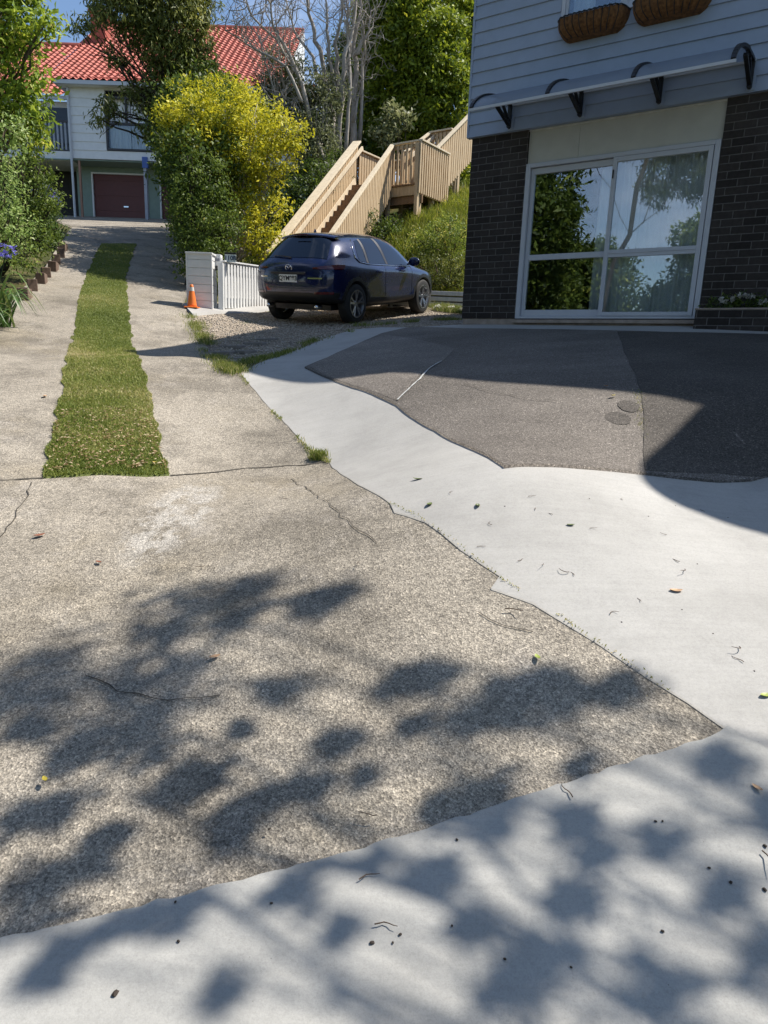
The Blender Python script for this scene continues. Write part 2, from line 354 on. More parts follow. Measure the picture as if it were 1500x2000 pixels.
simple('seed', (.035, .025, .018), .8, var=.3, scale=60); simple('joint_dark', (.06, .052, .042), .95, var=.3, scale=20); simple('tar', (.095, .085, .076), .85, var=.2); simple('scuff', (.22, .205, .19), .8, var=.3, scale=30); simple('line_white', (.50, .50, .48), .7, var=.3, scale=20)
simple('turf', (.10, .12, .03), .95, var=.5, scale=30, bump=.6, bscale=80); simple('roof_grey', (.12, .125, .13), .6, var=.1); simple('soffit', (.62, .62, .61), .6); simple('window_dark', (.02, .022, .026), .08, spec=.6)
simple('meter_grey', (.22, .23, .27), .5); simple('door_timber', (.30, .17, .12), .6)

# ------------------------------------------------------------------ builders
def tag(o, label=None, cat=None, group=None, kind=None):
    if label: o['label'] = label
    if cat: o['category'] = cat
    if group: o['group'] = group
    if kind: o['kind'] = kind
    return o
def empty(name, loc=(0, 0, 0), rz=0.0):
    o = bpy.data.objects.new(name, None); o.empty_display_size = .2; COL.objects.link(o); o.location = loc; o.rotation_euler = (0, 0, rz); return o
class MB:
    def __init__(s): s.v, s.f, s.mi = [], [], []
    def add(s, vs, fs, mi=0):
        n = len(s.v); s.v += [tuple(map(float, q)) for q in vs]; s.f += [tuple(i + n for i in f) for f in fs]; s.mi += [mi] * len(fs); return s
    def box(s, x0, y0, z0, x1, y1, z1, mi=0):
        return s.add([(x0, y0, z0), (x1, y0, z0), (x1, y1, z0), (x0, y1, z0), (x0, y0, z1), (x1, y0, z1), (x1, y1, z1), (x0, y1, z1)],
                     [(0, 3, 2, 1), (4, 5, 6, 7), (0, 1, 5, 4), (1, 2, 6, 5), (2, 3, 7, 6), (3, 0, 4, 7)], mi)
    def bar(s, a, b, w, h, up=(0, 0, 1), mi=0):      # rectangular bar from a to b, w across, h along up
        a, b = Vector(a), Vector(b); d = (b - a).normalized(); sd = d.cross(Vector(up))
        sd = sd.normalized() if sd.length > 1e-6 else Vector((1, 0, 0)); u = sd.cross(d).normalized()
        c = [sd * (w / 2) * i + u * (h / 2) * j for i, j in ((-1, -1), (1, -1), (1, 1), (-1, 1))]
        return s.add([a + q for q in c] + [b + q for q in c], [(3, 2, 1, 0), (4, 5, 6, 7), (0, 1, 5, 4), (1, 2, 6, 5), (2, 3, 7, 6), (3, 0, 4, 7)], mi)
    def tube(s, pts, rs, n=7, mi=0, cap=True):
        pts = [Vector(p) for p in pts]
        if not hasattr(rs, '__len__'): rs = [rs] * len(pts)
        base = len(s.v); vs, ref = [], None
        for i, p in enumerate(pts):
            d = (pts[min(i + 1, len(pts) - 1)] - pts[max(i - 1, 0)]); d = d.normalized() if d.length > 1e-9 else Vector((0, 0, 1))
            if ref is None: ref = d.orthogonal().normalized()
            ref = (ref - d * ref.dot(d)); ref = ref.normalized() if ref.length > 1e-6 else d.orthogonal().normalized()
            q = d.cross(ref)
            vs += [p + (ref * math.cos(2 * math.pi * k / n) + q * math.sin(2 * math.pi * k / n)) * rs[i] for k in range(n)]
        fs = [(i * n + k, i * n + (k + 1) % n, (i + 1) * n + (k + 1) % n, (i + 1) * n + k) for i in range(len(pts) - 1) for k in range(n)]
        if cap: fs += [tuple(reversed(range(n))), tuple((len(pts) - 1) * n + k for k in range(n))]
        return s.add(vs, fs, mi)
    def lathe(s, prof, n=20, mi=0, axis='Z', c=(0, 0, 0)):
        vs = []
        for r, z in prof:
            for k in range(n):
                a = 2 * math.pi * k / n; x, y = r * math.cos(a), r * math.sin(a)
                vs.append((c[0] + x, c[1] + y, c[2] + z) if axis == 'Z' else (c[0] + x, c[1] + z, c[2] + y))
        fs = []
        for i in range(len(prof) - 1):
            for k in range(n):
                q = (i * n + k, i * n + (k + 1) % n, (i + 1) * n + (k + 1) % n, (i + 1) * n + k)
                fs.append(q if axis == 'Z' else q[::-1])
        return s.add(vs, fs, mi)
    def grid(s, rows, mi=0, flip=False):
        n, m = len(rows), len(rows[0])
        fs = [(i * m + j, i * m + j + 1, (i + 1) * m + j + 1, (i + 1) * m + j) for i in range(n - 1) for j in range(m - 1)]
        return s.add([p for r in rows for p in r], [f[::-1] for f in fs] if flip else fs, mi)
    def build(s, name, mats, parent=None, loc=None, smooth=False, bevel=0.0, rz=None):
        me = bpy.data.meshes.new(name); me.from_pydata(s.v, [], s.f)
        for m in (mats if isinstance(mats, (list, tuple)) else [mats]): me.materials.append(m)
        me.polygons.foreach_set('material_index', s.mi)
        if smooth: me.polygons.foreach_set('use_smooth', [True] * len(s.f))
        me.update(); o = bpy.data.objects.new(name, me); COL.objects.link(o)
        if bevel:
            b = o.modifiers.new('bevel', 'BEVEL'); b.width, b.segments, b.limit_method = bevel, 2, 'ANGLE'
        if parent: o.parent = parent
        if loc is not None: o.location = loc
        if rz is not None: o.rotation_euler = (0, 0, rz)
        return o
def raw_mesh(name, co, faces, mat, tint=None, parent=None, smooth=False, loc=None):
    """co (N,3) array, faces (M,k) array of one face size, tint (N,) optional"""
    co = np.ascontiguousarray(co, dtype=np.float32); faces = np.ascontiguousarray(faces, dtype=np.int32)
    me = bpy.data.meshes.new(name); m, k = faces.shape
    me.vertices.add(len(co)); me.vertices.foreach_set('co', co.ravel())
    me.loops.add(m * k); me.loops.foreach_set('vertex_index', faces.ravel())
    me.polygons.add(m); me.polygons.foreach_set('loop_start', np.arange(0, m * k, k, dtype=np.int32))
    if smooth: me.polygons.foreach_set('use_smooth', np.ones(m, dtype=bool))
    me.update(calc_edges=True)
    if tint is not None:
        a = me.attributes.new('tint', 'FLOAT', 'POINT'); a.data.foreach_set('value', np.clip(tint, 0, 1).astype(np.float32))
    me.materials.append(mat)
    o = bpy.data.objects.new(name, me); COL.objects.link(o)
    if parent: o.parent = parent
    if loc is not None: o.location = loc
    return o
def eval_mesh(o):
    dg = bpy.context.evaluated_depsgraph_get(); dg.update()
    return bpy.data.meshes.new_from_object(o.evaluated_get(dg))
def text_obj(name, body, size, mat, mtx, parent=None, depth=.002, align='CENTER', bold=0.0):
    cu = bpy.data.curves.new(name, 'FONT'); cu.body = body; cu.size = size; cu.extrude = depth; cu.align_x = align; cu.align_y = 'CENTER'; cu.offset = bold
    tmp = bpy.data.objects.new(name + '_curve', cu); COL.objects.link(tmp)
    me = eval_mesh(tmp); COL.objects.unlink(tmp); bpy.data.objects.remove(tmp); me.name = name
    me.materials.clear(); me.materials.append(mat)
    o = bpy.data.objects.new(name, me); COL.objects.link(o)
    if parent: o.parent = parent
    o.matrix_local = mtx
    return o

# ------------------------------------------------------------------ ground and paving
GX = np.concatenate([[-900, -500, -250, -120, -60, -40], np.arange(-30, -9, 1.0), np.arange(-9, 6.41, .2), np.arange(7, 26, 1.5), [40, 70, 140, 300, 600, 900]])
GY = np.concatenate([[-900, -400, -150, -60, -30], np.arange(-16, -1.2, 1.2), np.arange(-1.2, 22.1, .2), np.arange(22.5, 50, 1.2), [60, 90, 150, 300, 600, 1200]])
gx, gy = np.meshgrid(GX, GY)
_co = np.stack([gx.ravel(), gy.ravel(), hf(gx, gy).ravel() - .05], 1)
_nx, _ny = len(GX), len(GY)
_i = (np.arange(_ny - 1)[:, None] * _nx + np.arange(_nx - 1)[None, :]).ravel()
tag(raw_mesh('ground', _co, np.stack([_i, _i + 1, _i + 1 + _nx, _i + _nx], 1), M['soil'], smooth=True), kind='structure')

def densify(pts, step=.25, jit=0.0, seed=1):
    rng, out = random.Random(seed), []
    for i in range(len(pts)):
        a, b = Vector(pts[i][:2]), Vector(pts[(i + 1) % len(pts)][:2])
        n = max(1, int((b - a).length / step))
        for k in range(n):
            q = a.lerp(b, k / n)
            if k and jit: q += Vector((rng.uniform(-jit, jit), rng.uniform(-jit, jit)))
            out.append((q.x, q.y))
    return out
def sheet(name, outline, off, mat, skirt=.09, cell=.2, kind='structure'):
    bm = bmesh.new()
    vs = [bm.verts.new((x, y, 0)) for x, y in outline]
    bm.faces.new(vs)
    bmesh.ops.triangulate(bm, faces=bm.faces[:])
    xs, ys = [p[0] for p in outline], [p[1] for p in outline]
    for ax, lo, hi in ((0, min(xs), max(xs)), (1, min(ys), max(ys))):
        o0 = -9 if ax == 0 else -1.2
        k0, k1 = math.floor((lo - o0) / cell) + 1, math.ceil((hi - o0) / cell)
        for k in range(k0, k1):
            c = o0 + k * cell; co = (c, 0, 0) if ax == 0 else (0, c, 0); no = (1, 0, 0) if ax == 0 else (0, 1, 0)
            bmesh.ops.bisect_plane(bm, geom=bm.verts[:] + bm.edges[:] + bm.faces[:], plane_co=co, plane_no=no, dist=1e-5)
    z = hf([v.co.x for v in bm.verts], [v.co.y for v in bm.verts])
    for v, q in zip(bm.verts, z): v.co.z = q + off
    bmesh.ops.recalc_face_normals(bm, faces=bm.faces[:])
    if sum(f.normal.z for f in bm.faces) < 0: bmesh.ops.reverse_faces(bm, faces=bm.faces[:])
    bmesh.ops.reverse_faces(bm, faces=[f for f in bm.faces if f.normal.z < 0])
    for f in bm.faces: f.smooth = True
    be = [e for e in bm.edges if e.is_boundary]
    r = bmesh.ops.extrude_edge_only(bm, edges=be)
    for v in [g for g in r['geom'] if isinstance(g, bmesh.types.BMVert)]: v.co.z -= skirt
    for f in [g for g in r['geom'] if isinstance(g, bmesh.types.BMFace)]: f.smooth = False
    me = bpy.data.meshes.new(name); bmesh.ops.triangulate(bm, faces=[f for f in bm.faces if f.smooth]); bm.to_mesh(me); bm.free(); me.materials.append(mat)
    co = np.empty(len(me.vertices) * 3); me.vertices.foreach_get('co', co); co = co.reshape(-1, 3); e = .06
    nx = (hf(co[:, 0] - e, co[:, 1]) - hf(co[:, 0] + e, co[:, 1])) / (2 * e); ny = (hf(co[:, 0], co[:, 1] - e) - hf(co[:, 0], co[:, 1] + e)) / (2 * e)
    nn = np.stack([nx, ny, np.ones(len(nx))], 1); nn /= np.linalg.norm(nn, axis=1)[:, None]
    me.normals_split_custom_set_from_vertices([tuple(q) for q in nn])
    o = bpy.data.objects.new(name, me); COL.objects.link(o)
    if kind: o['kind'] = kind
    return o
def gp(*px): return [tuple(G(u, v)[:2]) for u, v in px]

EDGE_OLD = gp((452, 733), (472, 736), (520, 795), (600, 880), (643, 910), (700, 955), (762, 992), (770, 1010), (832, 1030), (900, 1085), (976, 1140), (958, 1166), (1040, 1190), (1172, 1275), (1260, 1335), (1340, 1390), (1416, 1447))
EDGE_LOW = gp((1416, 1447), (1385, 1466), (1020, 1580), (560, 1722), (0, 1868))
EDGE_RIGHT = gp((355, 597), (372, 625), (395, 665), (415, 695), (440, 722), (452, 733))
def wig(pts, step, jit, seed): 
    p = densify(list(pts), step, jit, seed); n = len(densify([pts[-1], pts[0]], step)) // 2
    k = len(p) - max(1, int((Vector(pts[-1]) - Vector(pts[0])).length / step)); return p[:k] + [tuple(pts[-1])]
EO, EL, ER = wig(EDGE_OLD, .05, .008, 3), wig(EDGE_LOW, .035, .006, 4), wig(EDGE_RIGHT, .15, .03, 5)
drive_axis = [np.array(P(u, v, Y))[:2] for u, v, Y in DR] + [np.array((-11.3, 31.2))]
far_r = [(-9.4, 31.2), (-6.2, 22.0), (-4.7, 17.0)]
left_far = [(-4.6, 5.0), (-5.25, 8.0), (-5.6, 9.6), (-6.1, 11.4), (-7.2, 14.8), (-8.6, 18.8), (-10.2, 23), (-14.8, 31.2)]
old_poly = far_r + ER[:-1] + [(x + .19, y + .11) for x, y in EDGE_OLD[1:6] + EDGE_OLD[13:]] + [(x + .05, y - .14) for x, y in EL[::9]] + [(-1.6, 1.0), (-4.0, .6)] + left_far
sheet('driveway', old_poly, .020, M['old_concrete'])
white_in = gp((472, 736), (560, 695), (640, 663), (692, 647), (742, 643), (812, 643))
hx = [tuple(HP(t, -.02).xy) for t in (-.849, 7.0)]
white_poly = wig(white_in, .3, .01, 7) + hx + [(8.6, 3.5), (7, -1.0), (2.3, .2)] + [tuple(q) for q in EDGE_OLD[::-1]]
sheet('white_pavement', densify([tuple(q) for q in EDGE_OLD[1:]] + [(1.05, 1.75), (2.2, -.2), (7, -2.0), (8.6, 3.5)] + hx[::-1] + white_in[::-1][:-1], .12, .004, 8), .028, M['white_concrete'])
sheet('front_pavement', EL + [(-1.6, 1.0), (-4, .4), (-4, -2.5), (5, -2.5), tuple(G(1500, 1497)[:2])], .040, M['grey_concrete'])
asph = gp((595, 725), (640, 706), (690, 682), (745, 657), (800, 645), (905, 648), (1090, 650), (1300, 656), (1499, 661))
asph_r = [(6.2, 6.6), (5.6, 2.9)] + gp((1499, 946), (1270, 940), (985, 926), (905, 880), (850, 850), (775, 800), (690, 765), (640, 746))
sheet('asphalt_pad', densify(asph + asph_r, .2, .006, 9), .046, M['asphalt'])
sheet('asphalt_patch', densify(gp((1205, 656), (1216, 690), (1232, 730), (1250, 776), (1256, 860), (1258, 936), (1400, 942), (1496, 945)) + [(5.5, 3.0), (6.1, 6.5)] + gp((1496, 662), (1350, 658)), .2, .008, 21), .0505, M['asphalt_fresh'])
sheet('asphalt_patch', densify(gp((604, 724), (650, 702), (700, 678), (750, 661), (820, 672), (886, 690), (858, 720), (776, 794), (690, 763), (640, 744)), .2, .006, 22), .0500, M['asphalt_faded'])
grav = [tuple(q) for q in EDGE_RIGHT] + gp((472, 736), (560, 695), (640, 663), (692, 647), (742, 643), (812, 643)) + [hx[0], tuple((W0 - UX * .849 + VX * 4.5)), (2.3, 16.2), (.6, 16.6), (-1.8, 16.4), (-3.5, 13.6)]
sheet('gravel_yard', densify(grav, .3, .02, 11), .0, M['gravel_ground'])
sheet('entry_strip', densify(gp((357, 598), (376, 618), (440, 613), (532, 607)) + [(-2.0, 14.3), (-2.3, 14.5), (-3.0, 13.25), (-3.7, 12.85)], .3, .01, 12), .045, M['white_concrete'])
# the grass strip: turf bed plus blades
SL = [(85, 943), (115, 800), (132, 700), (147, 640), (153, 600), (169, 540), (197, 478)]
SR = [(266, 478), (246, 540), (249, 600), (256, 640), (267, 700), (300, 800), (331, 936)]
strip = densify(gp(*SL) + gp(*SR), .15, .03, 13)
sheet('turf_strip', strip, .030, M['turf'])
def inside(poly, x, y):
    c = np.zeros(x.shape, bool); n = len(poly)
    for i in range(n):
        (x1, y1), (x2, y2) = poly[i], poly[(i + 1) % n]
        c ^= ((y1 > y) != (y2 > y)) & (x < (x2 - x1) * (y - y1) / (y2 - y1 + 1e-12) + x1)
    return c
def scatter(poly, n, rng, dens=None):
    a = np.array(poly); lo, hi = a.min(0), a.max(0); out = []
    while sum(map(len, out)) < n:
        q = rng.uniform(lo, hi, (n * 3, 2)); k = inside(poly, q[:, 0], q[:, 1])
        if dens is not None: k &= rng.random(len(q)) < dens(q[:, 0], q[:, 1])
        out.append(q[k])
    return np.concatenate(out)[:n]
def blades(name, pts, h, w, mat, rng, off=.02, lean=.5, tint=None, parent=None):
    n = len(pts); z = hf(pts[:, 0], pts[:, 1]) + off
    a = rng.uniform(0, 2 * np.pi, n); hh = h * rng.uniform(.5, 1.3, n)
    sx, sy = np.cos(a) * w / 2, np.sin(a) * w / 2
    la = rng.uniform(0, 2 * np.pi, n); ll = hh * lean * rng.random(n)
    b = np.stack([pts[:, 0], pts[:, 1], z], 1)
    s = np.stack([sx, sy, np.zeros(n)], 1); l = np.stack([np.cos(la) * ll, np.sin(la) * ll, np.zeros(n)], 1); up = np.zeros((n, 3)); up[:, 2] = hh
    co = np.stack([b - s, b + s, b + s * .7 + l * .35 + up * .6, b - s * .7 + l * .35 + up * .6, b + l + up], 1).reshape(-1, 3)
    i = np.arange(n)[:, None] * 5
    f = np.concatenate([i + np.array([[0, 1, 2]]), i + np.array([[0, 2, 3]]), i + np.array([[3, 2, 4]])])
    t = (rng.normal(.42, .2, n) if tint is None else tint)
    return raw_mesh(name, co, f, mat, np.repeat(t, 5), parent)
RNG = np.random.default_rng(5)
gpts = scatter(strip, 95000, RNG, lambda x, y: np.clip(2.2 / (y - 2.2), .12, 1))
def vnoise(x, y, s, seed):
    r = np.random.default_rng(seed); g = r.random((64, 64)); u, v = (x * s) % 63, (y * s) % 63
    i, j = u.astype(int), v.astype(int); fu, fv = u - i, v - j
    return g[i, j] * (1 - fu) * (1 - fv) + g[i + 1, j] * fu * (1 - fv) + g[i, j + 1] * (1 - fu) * fv + g[i + 1, j + 1] * fu * fv
dry = vnoise(gpts[:, 0] + 30, gpts[:, 1], 1.1, 2) * .6 + vnoise(gpts[:, 0] + 30, gpts[:, 1], 3.3, 3) * .4
bell = np.exp(-((gpts[:, 1] - 7.6) / 1.9) ** 2)
gt = RNG.normal(.46, .15, len(gpts)) + (dry - .42) * .7 + bell * .24
tag(blades('grass_strip', gpts, .020, .008, M['grass'], RNG, .028, 1.3, gt), 'strip of mown green grass with dry patches between the two concrete wheel tracks', 'grass', kind='stuff')

# ------------------------------------------------------------------ the weatherboard and brick house
HZ = EYE + .30                                   # house floor datum (below the paving)
house = tag(empty('house', (*HP(-.849, 0).xy, HZ), math.radians(-34.216)),
            'two storey house with dark brick ground floor and pale grey weatherboard upper floor', 'house')
# local frame: x along the front, y into the house, z up from the datum
def LZ(zrel): return zrel - .30
X0w, X1w, XR, DEP = .849, .849 + 2.405, 6.55, 7.6
ZB, ZT, ZC, ZE = LZ(.561), LZ(2.56), LZ(2.985), LZ(5.55)
b = MB().box(0, 0, LZ(.566), X0w - .004, .11, ZC).box(X1w + .004, 0, LZ(.40), XR, .11, ZC).box(0, .113, LZ(.566), .11, DEP, ZC)
b.box(XR, -1.0, LZ(.2), XR + .11, .108, ZC).box(XR + .113, -1.0, LZ(.2), 12, -.89, ZC)
b.build('brick_wall', M['dark_brick'], house)
b = MB().box(.012, .012, -.6, X0w, .30, LZ(.563)).box(X0w - .03, -.035, LZ(.50), X1w + .02, .16, LZ(.548)).box(X0w, .02, -.6, X1w + .05, .30, LZ(.498))
b.box(X1w + .052, .02, -.6, XR, .3, LZ(.398)).box(.012, .302, -.6, .3, DEP, LZ(.563)).build('foundation', M['concrete_base'], house, bevel=.008)
MB().box(X0w, .035, ZT + .012, X0w + .69, .10, ZC + .01).box(X0w + .693, .035, ZT + .012, X1w, .10, ZC + .01).build('lintel_panel', M['cream_panel'], house)
# boards: each a tapered lap board
def boards(name, x0, x1, y, z0, z1, pitch=.161, axis='x', parent=house, holes=()):
    m, z, k = MB(), z0, 0
    while z < z1 - 1e-6:
        zt = min(z + pitch, z1); a, c = -.026, -.008
        segs = [(x0, x1)]
        for hx0, hx1, hz0, hz1 in holes:
            if z < hz1 - .01 and zt > hz0 + .01: segs = [q for s in segs for q in ((s[0], min(s[1], hx0)), (max(s[0], hx1), s[1])) if q[1] - q[0] > .01]
        for p, q in segs:
            if axis == 'x': vs = [(p, y + a, z), (q, y + a, z), (q, y + .05, z), (p, y + .05, z), (p, y + c, zt + .004), (q, y + c, zt + .004), (q, y + .05, zt + .004), (p, y + .05, zt + .004)]
            else: vs = [(y + a, q, z), (y + a, p, z), (y + .05, p, z), (y + .05, q, z), (y + c, q, zt + .004), (y + c, p, zt + .004), (y + .05, p, zt + .004), (y + .05, q, zt + .004)]
            m.add(vs, [(0, 3, 2, 1), (4, 5, 6, 7), (0, 1, 5, 4), (1, 2, 6, 5), (2, 3, 7, 6), (3, 0, 4, 7)])
        z = zt
    return m.build(name, M['cladding_paint'], parent)
UX0, UZ0, UX1, UZ1 = .849 + .345, LZ(4.12), .849 + 2.15, LZ(5.25)
boards('weatherboards', -.03, XR + .05, -.035, ZC, ZE, holes=[(UX0 - .01, UX1 + .01, UZ0 - .01, UZ1 + .01)])
boards('weatherboards', .0, DEP, .0, ZC, ZE, axis='y')
boards('weatherboards', -1.04, -.05, XR, ZC, ZE, axis='y'); boards('weatherboards', XR, 12, -1.04, ZC, ZE)
MB().box(-.062, -.062, ZC, -.031, .03, ZE).build('corner_board', M['cladding_paint'], house, bevel=.004)
MB().box(.01, .02, ZC - .02, XR, .14, ZC - .002).box(XR, -1.0, ZC - .02, 12, .1, ZC - .002).build('floor_plate', M['soffit'], house)
# back and far sides keep the rooms dark
b = MB().box(0, DEP, LZ(.3), 12, DEP + .1, ZE).box(12, -1.0, LZ(.3), 12.1, DEP, ZE).build('back_wall', M['cladding_paint'], house)
# roof: low hips with overhanging eaves; the side wing's corner is rounded
def eave_outline(o=0.0):
    pts = [(-.30 - o, -.60 - o), (6.60 - o, -.60 - o)]
    cx, cy, r = 6.60 + .42, -1.72 + .42, .42
    pts += [(cx - (r + o) * math.cos(a), cy - (r + o) * math.sin(a)) for a in [math.radians(k) for k in range(0, 91, 15)]]
    return pts + [(12.5 + o, -1.72 - o), (12.5 + o, DEP + .5), (-.30 - o, DEP + .5)]
eo = eave_outline()
def slab(pts, z0, z1, m):
    n = len(pts); return m.add([(x, y, z0) for x, y in pts] + [(x, y, z1) for x, y in pts],
        [tuple(range(n))[::-1], tuple(range(n, 2 * n))] + [(i, (i + 1) % n, n + (i + 1) % n, n + i) for i in range(n)])
main = [(-.30, -.60), (6.595, -.60), (6.595, 1.2), (-.30, 1.2)]
slab([(-.30, -.60), (6.60, -.60), (6.60, DEP + .5), (-.30, DEP + .5)], ZE - .02, ZE, MB()).build('soffit', M['soffit'], house)
RY, RZ = DEP / 2, ZE + 1.75
sec = [(-.60, ZE + .001), (-.60, ZE + .15), (RY, RZ + .15), (DEP + .6, ZE + .15), (DEP + .6, ZE + .001), (RY, RZ)]
MB().add([(x, y, z) for x in (-.30, 7.2) for y, z in sec], [(0, 5, 4, 3, 2, 1)[::-1], (6, 7, 8, 9, 10, 11)[::-1]] + [(i, (i + 1) % 6, 6 + (i + 1) % 6, 6 + i) for i in range(6)]).build('roof', M['roof_grey'], house)
MB().add([(.0, .05, ZE), (.0, DEP, ZE), (.0, RY, RZ - .02), (.1, .05, ZE), (.1, DEP, ZE), (.1, RY, RZ - .02)], [(0, 2, 1), (3, 4, 5), (0, 3, 5, 2), (1, 2, 5, 4)]).build('gable_wall', M['cladding_paint'], house)
wo_ = [p for p in eo if p[0] > 6.59]; wo_[0] = (6.60, -.59); wing_pts = wo_[1:-1] + [(6.60, DEP + .5)]
wing = slab(wing_pts, ZE - .022, ZE + .16, MB())
n = len(wing_pts); cxy = [(min(max(x, 8.2), 10.8), 2.2, ZE + 1.1) for x, y in wing_pts]
wing.add([(x, y, ZE + .162) for x, y in wing_pts] + cxy, [(i, (i + 1) % n, n + (i + 1) % n, n + i) for i in range(n)]).build('wing_roof', M['roof_grey'], house)
# sliding window of the ground floor
def frame_rect(m, x0, x1, z0, z1, w, y0, y1, wt=None, wb=None):
    wt, wb = wt or w, wb or w
    return m.box(x0, y0, z0, x0 + w, y1, z1).box(x1 - w, y0, z0, x1, y1, z1).box(x0 + w, y0, z1 - wt, x1 - w, y1, z1).box(x0 + w, y0, z0, x1 - w, y1, z0 + wb)
win = frame_rect(MB(), X0w + .002, X1w - .002, ZB, ZT, .062, -.012, .10, .05, .03).build('window', M['white_frame'], house, bevel=.004)
mid = X0w + 1.205; zr = LZ(1.375)
fx = MB(); frame_rect(fx, X0w + .068, mid + .005, ZB + .034, ZT - .055, .05, .035, .085, .075, .085); fx.box(X0w + .118, .037, zr - .04, mid - .045, .083, zr + .032)
fx.build('fixed_sash', M['white_frame'], win, bevel=.004)
sx = MB(); frame_rect(sx, mid - .032, X1w - .072, ZB + .034, ZT - .054, .055, -.016, .030, .055, .05); sx.box(mid + .023, -.014, zr - .055, X1w - .127, .028, zr + .035); sx.box(mid + .02, -.022, zr - .012, X1w - .13, -.015, zr - .006)
sx.build('sliding_sash', M['white_frame'], win, bevel=.004)
MB().box(mid - .022, -.034, LZ(2.26), mid - .006, -.017, LZ(2.36)).build('latch', M['trim_grey'], win, bevel=.003)
panes = [(X0w + .119, zr + .033, mid - .046, ZT - .131, .058), (X0w + .119, ZB + .12, mid - .046, zr - .041, .058), (mid + .024, zr + .036, X1w - .128, ZT - .110, .006), (mid + .024, ZB + .085, X1w - .128, zr - .056, .006)]
for x0, z0, x1, z1, y in panes:
    MB().box(x0, y, z0, x1, y + .006, z1).build('pane', M['window_glass'], win)
def curtain(x0, x1, z0, z1, y, seed, parent, amp=.035, flare=0.0):
    rng = random.Random(seed); rows = []; ph = [rng.uniform(0, 6) for _ in range(4)]
    n = max(12, int((x1 - x0) / .012))
    for j in range(9):
        f = j / 8; z = z1 + (z0 - z1) * f; r = []
        for i in range(n + 1):
            s = i / n; x = x0 - flare * (1 - s) * 0 + (x1 - x0) * s + flare * f * (s - .5)
            r.append((x, y + amp * (math.sin(x * 46 + ph[0]) * .6 + math.sin(x * 71 + ph[1] + f * .8) * .4), z))
        rows.append(r)
    return MB().grid(rows).build('curtain', M['curtain'], parent, smooth=True)
curtain(mid - .22, X1w - .06, ZB + .05, ZT - .03, .17, 3, win); 
b = MB()
rx0, rx1, ry1 = X0w - .5, X1w + .5, 3.4
b.add([(rx0, .16, ZB - .1), (rx1, .16, ZB - .1), (rx1, ry1, ZB - .1), (rx0, ry1, ZB - .1), (rx0, .16, ZT + .3), (rx1, .16, ZT + .3), (rx1, ry1, ZT + .3), (rx0, ry1, ZT + .3)],
      [(0, 1, 2, 3), (7, 6, 5, 4), (3, 2, 6, 7), (0, 3, 7, 4), (2, 1, 5, 6)]).build('room', M['room_dark'], house)
# upper window
uw = frame_rect(MB(), UX0, UX1, UZ0, UZ1, .05, -.075, .05).build('window', M['white_frame'], house, bevel=.004)
um = UX0 + .80
MB().box(um - .03, -.07, UZ0 + .05, um + .03, .045, UZ1 - .05).build('mullion', M['white_frame'], uw, bevel=.004)
for x0, x1 in ((UX0 + .05, um - .03), (um + .03, UX1 - .05)):
    f = frame_rect(MB(), x0, x1, UZ0 + .05, UZ1 - .05, .035, -.06, -.02).build('sash', M['white_frame'], uw, bevel=.003)
    MB().box(x0 + .035, -.045, UZ0 + .085, x1 - .035, -.039, UZ1 - .085).build('pane', M['window_glass'], uw)
curtain(UX0 + .08, UX0 + .36, UZ0 + .05, UZ1, .12, 5, uw)
b = MB(); b.add([(UX0 - .3, .05, UZ0 - .2), (UX1 + .3, .05, UZ0 - .2), (UX1 + .3, 2.5, UZ0 - .2), (UX0 - .3, 2.5, UZ0 - .2), (UX0 - .3, .05, UZ1 + .2), (UX1 + .3, .05, UZ1 + .2), (UX1 + .3, 2.5, UZ1 + .2), (UX0 - .3, 2.5, UZ1 + .2)],
      [(0, 1, 2, 3), (7, 6, 5, 4), (3, 2, 6, 7), (0, 3, 7, 4), (2, 1, 5, 6)]).build('room', M['room_dark'], house)
# curved awning on four black brackets
brx = [.849 + t for t in (-.259, .711, 1.667, 2.63)]
lip_p, zl, zw = 1.10, LZ(2.93), LZ(3.27)
def arc(s):                     # s 0 at the wall, 1 at the lip : out, z
    a = s * math.radians(78)
    return lip_p * math.sin(a) / math.sin(math.radians(78)), zw + .02 + (zl - zw - .02) * (1 - math.cos(a)) / (1 - math.cos(math.radians(78)))
YW = -.063
rows = [[(x, YW - arc(j / 12)[0], arc(j / 12)[1] + .012) for x in np.linspace(brx[0] + .0, brx[3] - .0, 8)] for j in range(13)]
aw = MB().grid(rows).grid([[(x, y, z + .004) for x, y, z in r] for r in rows], flip=True).build('awning', M['polycarbonate'], house, smooth=True)
MB().bar((brx[0] - .03, YW - lip_p, zl + .004), (brx[3] + .03, YW - lip_p, zl + .004), .022, .03).build('edge_strip', M['spout_grey'], aw)
MB().bar((brx[0] - .03, YW - .012, zw + .03), (brx[3] + .03, YW - .012, zw + .03), .02, .035).build('wall_strip', M['spout_grey'], aw)
